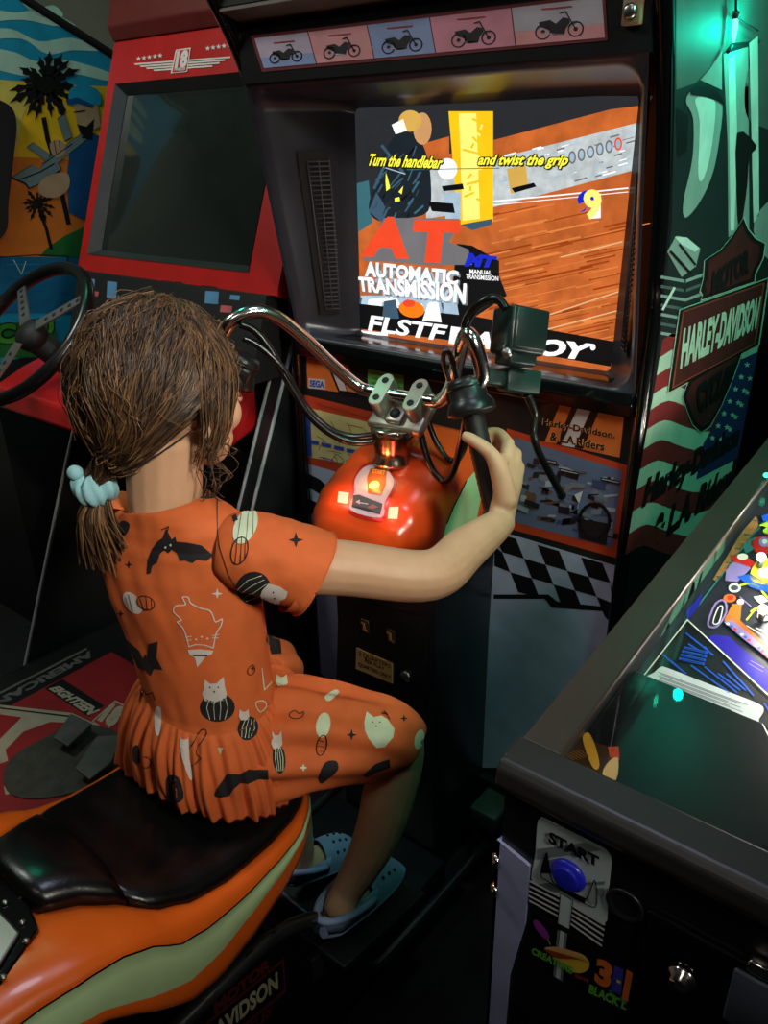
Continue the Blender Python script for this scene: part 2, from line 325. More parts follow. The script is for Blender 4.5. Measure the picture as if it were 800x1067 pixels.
b.art(z3([(290, 385), (330, 390), (400, 430), (400, 470), (420, 520), (300, 600), (280, 480)]), ls(8), s_blk)
b.art(z3([(40, 520), (310, 520), (330, 600), (30, 590)]), ls(6), s_pale); b.art(z3([(60, 530), (130, 520), (150, 560), (50, 580)]), ls(7), s_white)
b.art(z3([(25, 540), (340, 575), (700, 640), (690, 705), (380, 650), (25, 605)]), ls(9), s_blk)
b.art(z3(ell(172, 555, 34, 22, 10)), ls(10), s_org); b.art(z3(ell(165, 540, 16, 10)), ls(11), s_red); b.art(z3([(215, 540), (240, 530), (250, 590), (200, 585)]), ls(10), s_white); b.art(z3([(100, 535), (130, 530), (140, 580), (95, 580)]), ls(10), s_jack2)
for st, q in (('AUTOMATIC', [(50, 430), (295, 455), (292, 492), (50, 470)]), ('TRANSMISSION', [(30, 470), (315, 488), (312, 542), (35, 508)])):
    stx(st, [(x + 5, y + 5) for x, y in q], 12, s_grey, .06); stx(st, q, 13, s_white, .045)
stx('AUTOMATIC', [(75, 452), (298, 462), (296, 490), (75, 486)], 12, s_pale, .05); stx('TRANSMISSION', [(90, 488), (312, 505), (310, 545), (90, 525)], 12, s_pale, .05)
stx('MT', [(318, 408), (392, 418), (390, 448), (312, 444)], 12, s_blue, .07, .1); stx('MANUAL', [(323, 451), (380, 455), (380, 466), (323, 462)], 12, s_white, .02); stx('TRANSMISSION', [(313, 463), (398, 470), (398, 482), (313, 476)], 12, s_white, .02)
stx('FLSTF', [(62, 570), (262, 597), (255, 640), (62, 612)], 12, s_white, .028, .05); stx('F', [(275, 600), (330, 608), (322, 652), (268, 645)], 12, s_white, .05); stx('AT BOY', [(330, 610), (640, 645), (632, 690), (325, 655)], 12, s_white, .05, .05)
b.art(z3(ell(644, 655, 7, 8)), ls(12), s_white); b.art(z3([(30, 610), (110, 618), (110, 625), (30, 620)]), ls(12), s_white)
b.art(z3([(330, 655), (690, 706), (690, 720), (500, 700)]), ls(10), s_wood)
stx('9', [(604, 245), (664, 243), (660, 322), (602, 322)], 12, s_blue, .09, 0); stx('9', [(618, 243), (668, 243), (664, 322), (622, 322)], 13, s_yel2, .05)
b.art(z3([(640, 250), (664, 255), (664, 318), (634, 320), (634, 300), (646, 295), (646, 262)]), ls(12), s_white)
pic = b.build('screen', [scr_mats[i] for i in range(len(scr_mats))], cab, False)
# front board, ledge and printed stickers
b = MB(); b.bx((XL + .022, 1.255, 0), (XR - .022, 1.30, 1.10)); b.build('front_board', matte, cab)
b = MB(); b.prism([(XL + .022, y, z) for y, z in [(1.237, 1.082), (1.232, 1.105), (1.24, 1.122), (1.335, 1.122), (1.335, 1.082)]], (XR - XL - .044, 0, 0), 0, .003); b.build('screen_ledge', gloss, cab)
fp = lambda k: (lambda p: PY(p, 1.2545 - .0004 * k))
stO = M('sticker_orange', (222, 118, 52), .45); stW = M('sticker_white', (205, 203, 205), .45); stK = M('sticker_black', (18, 18, 20), .4); stB = M('sticker_blue', (52, 78, 170), .45); stR = M('sticker_red_orange', (196, 66, 34), .45); stG = M('sticker_green', (98, 190, 88), .5)
c5 = crop(230, 280, 800 / 300); c6 = crop(500, 260, 800 / 300)
b = MB(); b.art(c5([(238, 240), (300, 262), (345, 330), (375, 345), (375, 350), (240, 330)]), fp(0), 0); b.art(c5([(290, 255), (345, 262), (400, 360), (330, 350)]), fp(1), 2); b.art(c5([(325, 255), (352, 262), (378, 345), (352, 340)]), fp(2), 0)
b.art(c5([(300, 262), (322, 266), (350, 340), (330, 338)]), fp(2), 1); b.art(c5([(244, 304), (290, 308), (290, 336), (244, 332)]), fp(2), 1)
b.text('SEGA', [fp(3)(p) for p in c5([(247, 309), (288, 313), (288, 332), (247, 328)])], m=3, bold=.05); b.build('maker_sticker', [stO, stW, stK, stB], cab)
b = MB(); b.art(c5([(408, 272), (508, 288), (508, 352), (408, 336)]), fp(0), 0)
for i in range(4): b.line(c5([(418, 290 + i * 13), (498 - (i % 2) * 20, 303 + i * 13)]), .8, fp(1), 1)
b.build('instruction_label', [stG, M('label_ink', (40, 90, 40), .5)], cab)
b = MB(); b.art(c5([(525, 335), (592, 345), (592, 395), (525, 385)]), fp(0), 0); b.art(c5([(540, 362), (565, 355), (580, 385), (545, 385)]), fp(1), 1); b.build('warning_label', [M('label_beige', (150, 140, 130), .5), stK], cab)
b = MB(); b.art(c6([(195, 428), (400, 460), (388, 578), (165, 530)]), fp(0), 0); b.art(c6([(172, 430), (225, 430), (190, 535), (160, 530)]), fp(1), 2)
b.art(c6([(222, 430), (255, 436), (215, 540), (180, 534)]), fp(2), 0); b.art(c6([(255, 436), (272, 439), (225, 545), (212, 540)]), fp(2), 2); b.art(c6([(272, 440), (308, 446), (262, 550), (222, 543)]), fp(2), 1); b.art(c6([(308, 446), (330, 450), (285, 555), (262, 550)]), fp(2), 2)
for st, q in (('Harley-Davidson.', [(176, 470), (376, 508), (374, 530), (174, 494)]), ('& L.A.Riders', [(196, 506), (346, 537), (344, 560), (194, 530)])):
    b.text(st, [fp(3)(p) for p in c6([(x - 2, y - 1) for x, y in q])], m=3, bold=.05); b.text(st, [fp(4)(p) for p in c6(q)], m=2, bold=.025)
b.build('title_sticker', [stO, stW, stK, M('sticker_outline', (225, 170, 110), .5)], cab)
b = MB(); b.art([(311, 410), (400, 432), (400, 500), (316, 484)], fp(0), 0); b.art([(318, 424), (392, 442), (392, 489), (320, 476)], fp(1), 1)
rr = random.Random(3)
for i in range(26):
    x = 322 + rr.random() * 66; y = 432 + rr.random() * 44 + (x - 322) * .2
    dx, dy = rr.choice([(14, 3), (5, 12), (-6, 10), (9, 6)]); b.line([(x, y), (x + dx * .5, y + dy * .3), (x + dx, y + dy)], .7, fp(2), rr.choice([2, 2, 3, 4]))
for i in range(5): b.art([(322 + i * 13, 458 + i * 3), (332 + i * 13, 460 + i * 3), (332 + i * 13, 464 + i * 3), (322 + i * 13, 462 + i * 3)], fp(3), 3)
b.art([(318, 426), (323, 427), (325, 476), (320, 475)], fp(2), 3); b.line([(330, 421), (385, 436)], 2, fp(1), 4); b.build('course_map', [stR, M('map_yellow', (214, 200, 138), .5), M('map_ink', (110, 104, 84), .5), stB, M('map_red', (170, 60, 40), .5)], cab)
b = MB(); c7 = crop(500, 480, 800 / 300)
b.art(c7([(75, -90), (415, 15), (385, 272), (30, 175)]), fp(0), 0); b.art(c7([(95, -65), (395, 28), (368, 242), (55, 160)]), fp(1), 1)
rr = random.Random(5)
for i in range(90):
    x = 90 + rr.random() * 270; y = -45 + (x - 60) * .3 + rr.random() * 180
    if y > 150 + (x - 60) * .28: continue
    w = 8 + rr.random() * 34; h = 4 + rr.random() * 16; a = rr.random() * .6 - .1
    b.art(c7([(x, y), (x + w, y + w * a), (x + w * .9, y + w * a + h), (x - 3, y + h)]), fp(2 + i % 3), rr.choice([2, 2, 3, 4, 5, 6]))
b.line(c7([(318 + 42 * math.cos(a), 168 + 48 * math.sin(a)) for a in [2 * math.pi * q / 20 for q in range(20)]]), 3.4, fp(6), 2, True); b.art(c7([(270, 160), (360, 175), (350, 235), (275, 215)]), fp(5), 2)
for x, y in ((220, 20), (335, 45), (160, -10)): b.art(c7([(x, y), (x + 54, y + 12), (x + 54, y + 22), (x, y + 10)]), fp(6), 2); b.line(c7([(x + 4, y + 6), (x + 50, y + 16)]), .8, fp(7), 7)
b.art(c7([(262, 95), (285, 85), (275, 120)]), fp(6), 7)
b.build('picture_panel', [stR, M('print_steel_blue', (96, 108, 140), .4), M('print_dark', (26, 26, 34), .4), M('print_grey', (120, 124, 136), .4), M('print_mid_blue', (60, 72, 110), .4), M('print_brown', (110, 74, 56), .4), M('print_light', (170, 176, 190), .4), stW], cab)
# chequered band and white lower print
b = MB()
b.art([(516, 552), (643, 590), (633, 672), (640, 800), (500, 800)], fp(0), 0)
ck = lambda u, v: (c7([(40 + u * 60 + v * 22, 218 - 18 + v * 55 + u * 17)])[0])
for v in range(3):
    for u in range(-1, 8):
        if (u + v) % 2 == 0 and 0 <= v:
            q = [ck(u, v), ck(u + 1, v), ck(u + 1, v + 1), ck(u, v + 1)]
            q = [(min(max(x, 515), 642 - max(0, y - 560) * .07), y) for x, y in q]
            if max(p[0] for p in q) - min(p[0] for p in q) > 2: b.art(q, fp(1), 1)
b.art(c7([(38, 372), (190, 372), (215, 392), (366, 408), (364, 420), (200, 408), (180, 384), (38, 384)]), fp(1), 1)
b.build('chequered_print', [M('print_lavender_white', (176, 180, 206), .45), stK], cab)
b = MB(); b.art([(316, 482), (352, 492), (352, 720), (323, 690)], fp(0), 0)
for i in range(3): b.art([(318, 492 + i * 26), (334, 500 + i * 26), (352, 520 + i * 26), (352, 533 + i * 26), (336, 517 + i * 26), (319, 506 + i * 26)], fp(1), 1)
b.build('chequered_print', [M('print_lavender_white', (176, 180, 206), .45), stK], cab)
for a_, c_ in ((XL, -.981), (-.724, XR)):
    b = MB(); b.bx((a_, 1.235, 0), (c_, 1.254, .17)); b.build('kick_plate', black, cab)
b = MB(); b.box(PY((512, 845), 1.2), (.07, .08, .05), None, .006); b.build('corner_bracket', M('green_grey_metal', (70, 84, 74), .4, .5), cab)
# coin column the tank stands on
b = MB(); b.bx((-.98, 1.055, 0), (-.725, 1.2545, .775), .004); b.build('coin_column', M('column_black', (14, 15, 20), .35), cab)
fc = lambda k: (lambda p: PY(p, 1.0545 - .0006 * k)); c8 = crop(230, 520, 800 / 300)
b = MB(); pz = [fc(0)(p) for p in c8([(330, 265), (575, 330), (560, 800), (318, 720)])]; b.prism(pz, (0, -.004, 0), 0, .001); door = b.build('coin_door', M('coin_door_black', (16, 16, 18), .3), cab)
for cx_, cy_ in ((402, 352), (474, 380)):
    b = MB(); c0 = fc(8)(c8([(cx_, cy_)])[0]); b.box(c0, (.021, .008, .03), None, .002, 0); b.box(c0 + V((0, -.005, 0)), (.006, .003, .018), None, .0005, 1); b.box(c0 + V((-.006, -.005, .008)), (.004, .002, .004), None, 0, 1); b.box(c0 + V((.006, -.005, -.008)), (.004, .002, .004), None, 0, 1); lbl(b.build('coin_slot', [M('slot_frame', (38, 34, 30), .4), M('slot_amber', (150, 104, 48), .4)], door), 'black coin slot with amber marks')
b = MB(); q = [fc(8)(p) for p in c8([(378, 412), (478, 456), (478, 512), (376, 470)])]; b.prism(q, (0, -.002, 0), 0)
for st, qq in (('2 QUARTERS', [(383, 422), (472, 460), (472, 473), (382, 436)]), ('PER PLAY', [(400, 443), (455, 467), (455, 477), (400, 454)]), ('QUARTERS ONLY', [(382, 453), (472, 490), (472, 502), (382, 466)])):
    b.text(st, [fc(12)(p) for p in c8(qq)], m=1, bold=.02)
lbl(b.build('price_plate', [M('plate_tan', (150, 122, 74), .45), stK], door), 'tan price plate lettered 2 QUARTERS')
b = MB(); b.lathe([(.001, 0), (.012, 0), (.012, .006), (.006, .008), (.001, .008)], fc(6)(c8([(517, 490)])[0]), (0, -1, 0), 18); b.build('door_lock', steel, door)
# art on the right side panel
b = MB(); AX = XR + .0006; sa = lambda k: (lambda p: PX(p, AX + .0004 * k)); r6 = crop(640, 180, 3.8125); c3 = crop(500, 0, 800 / 300)
A = [M('art_dark', (24, 34, 34), .55, spec=.3), M('art_red', (120, 34, 34), .55, spec=.3), M('art_cream', (158, 180, 160), .55, spec=.3), M('art_navy', (36, 40, 84), .55, spec=.3), M('art_grey', (128, 142, 136), .55, spec=.3), M('art_light', (188, 200, 192), .55, spec=.3), M('art_maroon', (66, 24, 22), .55, spec=.3), M('art_black', (13, 13, 14), .55, spec=.3), M('art_midgrey', (74, 86, 82), .55, spec=.3), M('art_rust', (128, 58, 40), .55, spec=.3)]
pan = [PXp for PXp in [(1.252, .02), (1.252, 1.2), (1.234, 1.39), (1.149, 1.66), (1.09, 1.76), (1.07, 1.86), (1.09, 1.94), (1.885, 1.94), (1.885, .02)]]
b.add([(AX, y, z) for y, z in pan], tessellate_polygon([[V((y, z, 0)) for y, z in pan]]), 7)
b.add([(AX + .0003, y, z) for y, z in [(1.262, 1.05), (1.262, 1.2), (1.245, 1.39), (1.16, 1.66), (1.12, 1.75), (1.1, 1.92), (1.87, 1.92), (1.87, 1.2), (1.5, 1.05)]], tessellate_polygon([[V((y, z, 0)) for y, z in [(1.262, 1.05), (1.262, 1.2), (1.245, 1.39), (1.16, 1.66), (1.12, 1.75), (1.1, 1.92), (1.87, 1.92), (1.87, 1.2), (1.5, 1.05)]]]), 0)
b.art(c3([(545, -60), (900, -160), (900, 100), (700, 120), (600, 230), (545, 250)]), sa(1), 8)
b.art(c3(sp2([(572, 280), (598, 245), (650, 255), (674, 292), (660, 420), (640, 500), (605, 570), (570, 605), (565, 560), (590, 440), (592, 330)], 4)), sa(3), 4)
b.art(c3(sp2([(598, 275), (640, 275), (655, 300), (640, 430), (618, 500), (606, 480), (610, 340)], 4)), sa(4), 5)
b.art(c3(sp2([(585, 262), (602, 238), (655, 250), (680, 295), (660, 280), (625, 268)], 3)), sa(5), 7)
b.art(c3([(612, 222), (640, 190), (672, 140), (672, 250), (640, 235)]), sa(2), 4)
b.art(c3([(676, 150), (745, 130), (748, 640), (716, 640), (690, 660), (688, 400)]), sa(2), 4); b.art(c3([(690, 160), (708, 150), (716, 420), (706, 640), (696, 640)]), sa(3), 5)
b.art(c3(sp2([(714, 370), (768, 405), (748, 440), (742, 520), (722, 645), (714, 560)], 3)), sa(4), 7); b.art(c3(sp2([(745, 330), (800, 360), (860, 380), (860, 240), (800, 100), (750, 180), (735, 260)], 4)), sa(2), 8)
b.art(c3([(748, 120), (772, 100), (776, 600), (760, 620)]), sa(3), 5); b.art(c3(sp2([(760, 640), (790, 570), (860, 540), (860, 700), (800, 720)], 4)), sa(3), 4); b.art(c3([(545, 300), (580, 320), (575, 420), (548, 440)]), sa(2), 7)
# engine fins
b.art(c3([(520, 700), (545, 655), (575, 660), (612, 690), (600, 740), (560, 770)]), sa(2), 4); b.art(c3([(540, 658), (575, 660), (610, 690), (598, 700), (560, 680)]), sa(3), 5)
for i in range(7):
    y = 770 + i * 26; b.line(c3([(505, y), (570, y + 12), (618, y - 6)]), 3.2, sa(2), 8 if i % 2 else 4)
b.line(c3([(530, 700), (585, 760)]), 3, sa(4), 7); b.line(c3([(555, 680), (598, 735)]), 2.4, sa(4), 7); b.line(c3([(508, 860), (540, 800)]), 2.6, sa(4), 5)
# flag
c6f = lambda pts: c6(pts)
ys = [250, 300, 350, 402, 446, 500, 555, 612, 668, 728, 790, 850]
for i in range(len(ys) - 1):
    lf = lambda y: 508 - (y - 250) * .175
    y0, y1 = ys[i], ys[i + 1]
    top_ = sp2([(lf(y0), y0), (lf(y0) + 50, y0 - 26), (lf(y0) + 110, y0 - 6), (lf(y0) + 180, y0 + 6), (lf(y0) + 260, y0 - 30)], 3, False)
    bot_ = sp2([(lf(y1), y1), (lf(y1) + 50, y1 - 26), (lf(y1) + 110, y1 - 6), (lf(y1) + 180, y1 + 6), (lf(y1) + 260, y1 - 30)], 3, False)
    b.art(c6(top_ + bot_[::-1]), sa(2), 1 if i % 2 == 0 else 2)
b.art(c6([(700, 330), (728, 290), (776, 262), (716, 580), (600, 640), (620, 540), (660, 470)]), sa(3), 3)
rr = random.Random(2)
for r_ in range(7):
    for q_ in range(3):
        x = 742 - r_ * 12 + q_ * 24 - r_ * 4; y = 320 + r_ * 34 + (q_ % 2) * 16 - q_ * 12
        if x < 762 - r_ * 6: b.art(c6(star(x, y, 9)), sa(4), 2)
b.art(c6([(728, 285), (776, 262), (770, 285), (726, 305)]), sa(5), 2)
# bar and shield emblem
up = [(345, 505), (352, 485), (342, 470), (355, 420), (360, 348), (420, 310), (470, 250), (513, 180), (530, 225), (560, 262), (598, 282), (590, 340), (560, 400), (556, 432)]
lo_ = [(300, 820), (272, 890), (292, 950), (312, 1000), (345, 1030), (382, 1005), (425, 925), (470, 820), (515, 690)]
bar = [(263, 546), (610, 422), (572, 682), (217, 872)]
def grow(p, k):
    cx_ = sum(a for a, _ in p) / len(p); cy_ = sum(c for _, c in p) / len(p); return [(cx_ + (a - cx_) * k, cy_ + (c - cy_) * k) for a, c in p]
for p in (up, lo_, bar): b.art(r6(grow(p, 1.035)), sa(6), 2)
for p in (up, lo_): b.art(r6(p), sa(7), 7); b.art(r6(grow(p, .86)), sa(8), 6)
b.art(r6(bar), sa(9), 7); b.art(r6(grow(bar, .94)), sa(10), 9); b.art(r6(grow(bar, .9)), sa(11), 6)
b.text('MOTOR', [sa(12)(p) for p in r6([(392, 395), (540, 300), (534, 400), (385, 490)])], m=7, bold=.06); b.text('CYCLES', [sa(12)(p) for p in r6([(322, 850), (488, 745), (440, 880), (335, 960)])], m=7, bold=.06)
b.text('HARLEY-DAVIDSON', [sa(13)(p) for p in r6([(276, 618), (584, 487), (562, 622), (260, 782)])], m=2, bold=.05)
for st, q in (('Harley-Davidson', [(458, 640), (722, 480), (718, 560), (452, 738)]), ('& L.A. Riders', [(482, 745), (704, 590), (690, 672), (478, 830)])):
    b.text(st, [sa(5)(p) for p in c6(q)], m=7, bold=.07, shear=.05); 
b.build('side_art', A, cab, False)
b = MB()
for p in [(712, 388), (668, 430), (664, 444)]: b.ball(PX(p, XR + .002), (.003, .005, .008))
# ------------------------------------------------------------------ printing on a curved surface
class Printer:
    def __init__(s, mb, lift=.0007): s.t = BVHTree.FromPolygons([v[:] for v in mb.v], mb.f); s.lift = lift
    def hit(s, p):
        d = ray(p).normalized(); h, n, i, dd = s.t.ray_cast(O, d)
        if h is None: return None
        if n.dot(d) > 0: n = -n
        return h, n
    def put(s, mb, poly, m, k=0, step=2.6):
        bm = bmesh.new(); P = [V((p[0], p[1], 0)) for p in poly]
        vs = [bm.verts.new(p) for p in P]
        for t in tessellate_polygon([P]):
            try: bm.faces.new([vs[i] for i in t])
            except ValueError: pass
        for _ in range(5):
            e = [e for e in bm.edges if e.calc_length() > step]
            if not e: break
            bmesh.ops.subdivide_edges(bm, edges=e, cuts=1); bmesh.ops.triangulate(bm, faces=bm.faces[:])
        bm.verts.index_update(); out = []; ok = []
        for v in bm.verts:
            h = s.hit((v.co.x, v.co.y)); ok.append(h is not None)
            out.append(h[0] + h[1] * s.lift * (1 + .5 * k) if h else V((0, 0, 0)))
        fs = []
        for f in bm.faces:
            ix = [v.index for v in f.verts]
            if all(ok[i] for i in ix) and max((out[ix[0]] - out[ix[1]]).length, (out[ix[1]] - out[ix[2]]).length, (out[ix[2]] - out[ix[0]]).length) < .03: fs.append(ix)
        bm.free(); us = sorted({i for f in fs for i in f}); mp = {i: j for j, i in enumerate(us)}
        mb.add([out[i] for i in us], [[mp[i] for i in f] for f in fs], m, True)
    def stroke(s, mb, pts, w, m, k=1, closed=False):
        P = [V(p) for p in pts]
        if closed: P.append(P[0])
        for a, c in zip(P[:-1], P[1:]):
            d = c - a
            if d.length < .01: continue
            d.normalize(); q = V((-d.y, d.x)) * w / 2; e = d * w * .3
            s.put(mb, [a - e + q, c + e + q, c + e - q, a - e - q], m, k, 6)
    def text(s, mb, st, quad, m, k=1, bold=.03):
        tl, tr, br, bl = [V(q) for q in quad]; vs, fs = txt2d(st, bold); out = []
        for x, y in vs:
            h = s.hit((bl + (br - bl) * x) * (1 - y) + (tl + (tr - tl) * x) * y)
            if h is None: return
            out.append(h[0] + h[1] * s.lift * (1 + .5 * k))
        mb.add(out, fs, m)
# ------------------------------------------------------------------ the motorcycle in front of the screen
bike = thing('motorcycle_ride', 'orange and black ride-on motorcycle the girl sits on, chrome handlebars, cream striped tail', 'motorcycle', (-.85, .6, 0))
BX = -.85
def interp(tab, y):
    if y <= tab[0][0]: return tab[0][1:]
    for a, c in zip(tab[:-1], tab[1:]):
        if y <= c[0]:
            t = (y - a[0]) / (c[0] - a[0]); t = t * t * (3 - 2 * t) * .5 + t * .5; return [p + (q - p) * t for p, q in zip(a[1:], c[1:])]
    return tab[-1][1:]
# y, edge offset, edge z, stripe offset, stripe z, lower offset, lower z, bottom offset, bottom z, saddle crown z
TB = [(-.35, .06, .60, .14, .55, .17, .50, .17, .46, .61), (-.05, .062, .655, .15, .62, .185, .57, .18, .545, .665), (.20, .066, .645, .17, .618, .188, .585, .185, .57, .66), (.27, .072, .633, .178, .612, .19, .556, .188, .535, .655), (.31, .085, .618, .18, .603, .19, .525, .188, .50, .645),
      (.345, .105, .600, .18, .582, .19, .497, .188, .465, .632), (.39, .138, .572, .181, .543, .188, .472, .185, .43, .612), (.44, .152, .552, .181, .528, .186, .468, .182, .418, .595), (.50, .157, .543, .18, .524, .184, .482, .180, .430, .585), (.57, .156, .541, .178, .53, .182, .502, .178, .458, .582), (.62, .152, .543, .172, .534, .175, .517, .170, .478, .582), (.66, .142, .546, .155, .540, .157, .529, .152, .492, .58), (.69, .118, .546, .127, .541, .128, .530, .124, .495, .57), (.71, .06, .545, .064, .541, .064, .531, .06, .50, .556)]
ST = [-.35 + .02 * i for i in range(53)] + [.705, .71]
def body_ring(y):
    e, ez, s_, sz, l, lz, bo, bz, cz = interp(TB, y); half = []
    ks = [(e * .5, ez - .012), (e * .96, ez - .004)]
    for t in (0, .2, .45, .7, .9): half.append((e + (s_ - e) * (1 - (1 - t) ** 1.7), ez + (sz - ez) * t ** 1.7 + .004 * math.sin(math.pi * t)))
    r = ks + half; r += [(s_ + .0006, sz - .0005), (s_ + .001, sz - .0035)]
    for t in (.02, .25, .5, .75, .98): r.append((s_ + (l - s_) * t + .004 * math.sin(math.pi * t), sz - .0035 + (lz - sz + .0035) * t))
    for t in (.02, .35, .7, 1): r.append((l + (bo - l) * t + .002 * math.sin(math.pi * t), lz + (bz - lz) * t))
    r += [(bo - .012, bz - .004), (bo - .05, bz + .01)]
    return [V((BX + x, y, z)) for x, z in r] + [V((BX - x, y, z)) for x, z in r[::-1]]
n_half = len(body_ring(0.)) // 2
def band(i, j):
    j = min(j, 2 * n_half - 2 - j) if j < 2 * n_half - 1 else 99
    return 1 if j == 7 else (2 if 8 <= j <= 12 else (1 if j == 99 else 0))
b = MB(); b.loft([body_ring(y) for y in ST], 0, mf=band)
fend = b.build('rear_fender', [orange_p, gloss, cream_g], bike)
seatm = M('black_vinyl', (9, 10, 10), .27, var=.2, bump=.12, bscale=260)
def saddle(name, y0, y1, ys_, f):
    b = MB(); rings = []
    for y in ys_:
        e, ez, cz = [interp(TB, y)[i] for i in (0, 1, 8)]; g, up = f(y); e *= g; r = []
        for k in range(25):
            a = math.pi * k / 24; c_ = math.cos(a); s_ = math.sin(a)
            r.append(V((BX + e * math.copysign(abs(c_) ** .75, c_), y, ez - .004 + (cz + up - ez) * s_ ** .7)))
        rings.append(r + [V((BX - e * .9, y, ez - .03)), V((BX + e * .9, y, ez - .03))])
    b.loft(rings); return b.build(name, seatm, bike)
tape = lambda y, a, c, w: min(1, max(.02, (min(y - a, c - y) / w))) ** .4
saddle('saddle', .345, .705, [.345 + .012 * i for i in range(31)], lambda y: (1. * tape(y, .34, .708, .02), .0 if y > .42 else .0))
saddle('passenger_pad', .262, .372, [.262 + .011 * i for i in range(11)], lambda y: (1.0 * tape(y, .258, .376, .015), .02 * tape(y, .258, .376, .04)))
b = MB(); pz = [PZ(p, .634) for p in [(-60, 868), (0, 916), (33, 951), (42, 972), (0, 1035), (-60, 1090)]]; b.prism(pz, (0, 0, .012), 0, .003)
pz = [PZ(p, .646) for p in [(-60, 935), (0, 951), (22, 974), (0, 1010), (-60, 1052)]]; b.prism(pz, (0, 0, .006), 1, .003)
for p in ((5, 940), (23, 961), (27, 980), (3, 1018), (-14, 1034), (-16, 924)):
    b.ball(PZ(p, .648), (.0045, .0045, .003), None, 1, 10, 6)
lbl(b.build('fender_plate', [gloss, steel], bike), 'riveted black strip round a steel plate')
# black base under the tail
b = MB(); pr = [(-.3, 0), (-.3, .385), (.44, .387), (.50, .383), (.553, .376), (.60, .355), (.645, .322), (.68, .275), (.71, .21), (.74, .13), (.765, .06), (.775, 0)]
b.prism([(BX - .176, y, z) for y, z in pr], (.352, 0, 0), 0, .012); base = b.build('seat_base', gloss, bike)
b = MB(); b.bx((BX - .07, .0, .38), (BX + .07, .62, .47), .01); b.build('seat_post', matte, bike)
fb = lambda k: (lambda p: PX(p, BX + .1765 + .0004 * k)); b = MB()
b.art([(140, 1128), (296, 998), (298, 1034), (142, 1164)], fb(0), 1); b.art([(143, 1129), (294, 1003), (296, 1031), (145, 1159)], fb(1), 0)
b.text('HARLEY-DAVIDSON', [fb(2)(p) for p in [(140, 1136), (289, 1012), (290, 1030), (142, 1153)]], m=2, bold=.04)
b.text('MOTOR', [fb(2)(p) for p in [(222, 1046), (282, 996), (282, 1008), (224, 1058)]], m=1, bold=.06); b.text('CYCLES', [fb(2)(p) for p in [(240, 1083), (285, 1046), (282, 1058), (244, 1092)]], m=1, bold=.05)
b.art([(225, 1035), (262, 990), (285, 985), (282, 994), (226, 1044)], fb(0), 0)
b.build('side_emblem', [gloss, M('emblem_red', (74, 20, 20), .4), M('emblem_cream', (150, 150, 120), .4)], base)
for sx in (1, -1):
    b = MB(); b.tube(spline([(BX + sx * .172, -.3, .388), (BX + sx * .172, .44, .389), (BX + sx * .172, .553, .378), (BX + sx * .172, .60, .357), (BX + sx * .172, .645, .324), (BX + sx * .173, .68, .278), (BX + sx * .174, .712, .212), (BX + sx * .175, .74, .135), (BX + sx * .178, .765, .078), (BX + sx * .184, .80, .06), (BX + sx * .19, 1.0, .06), (BX + sx * .192, 1.234, .06)], 6), .0125, 12); b.build('floor_rail', M('dark_chrome', (96, 98, 100), .25, .9), bike)
b = MB(); b.bx((BX - .16, .70, 0), (BX + .16, 1.054, .085), .004); b.build('footboard', black, bike)
b = MB(); b.prism([(BX + .15, y, z) for y, z in [(.64, .262), (.875, .214), (.875, .200), (.64, .246)]], (.085, 0, 0), 0, .003); b.prism([(BX + .15, y, z) for y, z in [(.62, .25), (.70, .235), (.70, .16), (.62, .2)]], (.03, 0, 0), 0); b.build('foot_peg', rubber, bike)
# fuel tank
TK = [(.942, .02, .80, .835), (.946, .055, .79, .862), (.955, .085, .782, .885), (.975, .108, .775, .911), (1.01, .120, .77, .938), (1.06, .125, .77, .960), (1.11, .127, .77, .982), (1.17, .127, .77, .984), (1.2535, .125, .77, .99)]
def tank_ring(y):
    hw, z0, z1 = interp(TK, y); cz = z0 + (z1 - z0) * .42; r = []
    for k in range(48):
        a = 2 * math.pi * k / 48; c_ = math.cos(a); s_ = math.sin(a); n_ = .52 if s_ > 0 else .5
        r.append(V((BX + hw * math.copysign(abs(c_) ** n_, c_), y, cz + (z1 - cz if s_ > 0 else cz - z0) * math.copysign(abs(s_) ** n_, s_))))
    return r
b = MB(); b.loft([tank_ring(.942 + (1.2535 - .942) * (i / 40) ** 1.6) for i in range(41)]); tp = Printer(b, .0009)
r2 = crop(330, 380, 800 / 180)
tp.put(b, r2([(690, 540), (740, 480), (780, 520), (760, 610), (690, 960), (570, 1060), (540, 960), (600, 735), (630, 660)]), 1, 0); tp.stroke(b, r2([(690, 540), (630, 660), (600, 735)]), 1.2, 2, 1)
tank = b.build('fuel_tank', [M('tank_orange_lamp_red', (232, 82, 27), .27, var=.04, coat=.2), cream_g, gloss], bike)  # bike orange made redder here, the dash lamps' glow mixed into the colour
b = MB(); b2 = r2(sp2([(160, 675), (176, 600), (178, 540), (215, 485), (268, 468), (322, 488), (358, 540), (345, 590), (318, 640), (300, 712)], 4))
tp2 = Printer(MB().loft([tank_ring(.942 + (1.2535 - .942) * (i / 40) ** 1.6) for i in range(41)]), .0014)
tp2.put(b, r2(grow(sp2([(152, 690), (168, 600), (170, 535), (210, 470), (268, 450), (330, 475), (372, 540), (356, 600), (330, 650), (306, 728)], 4), 1.0)), 3, 0)
tp2.put(b, b2, 0, 2); tp2.put(b, r2([(172, 608), (200, 606), (308, 648), (296, 700), (166, 664)]), 1, 3); tp2.put(b, r2([(250, 488), (325, 488), (322, 560), (300, 610), (240, 600), (235, 530)]), 2, 3)
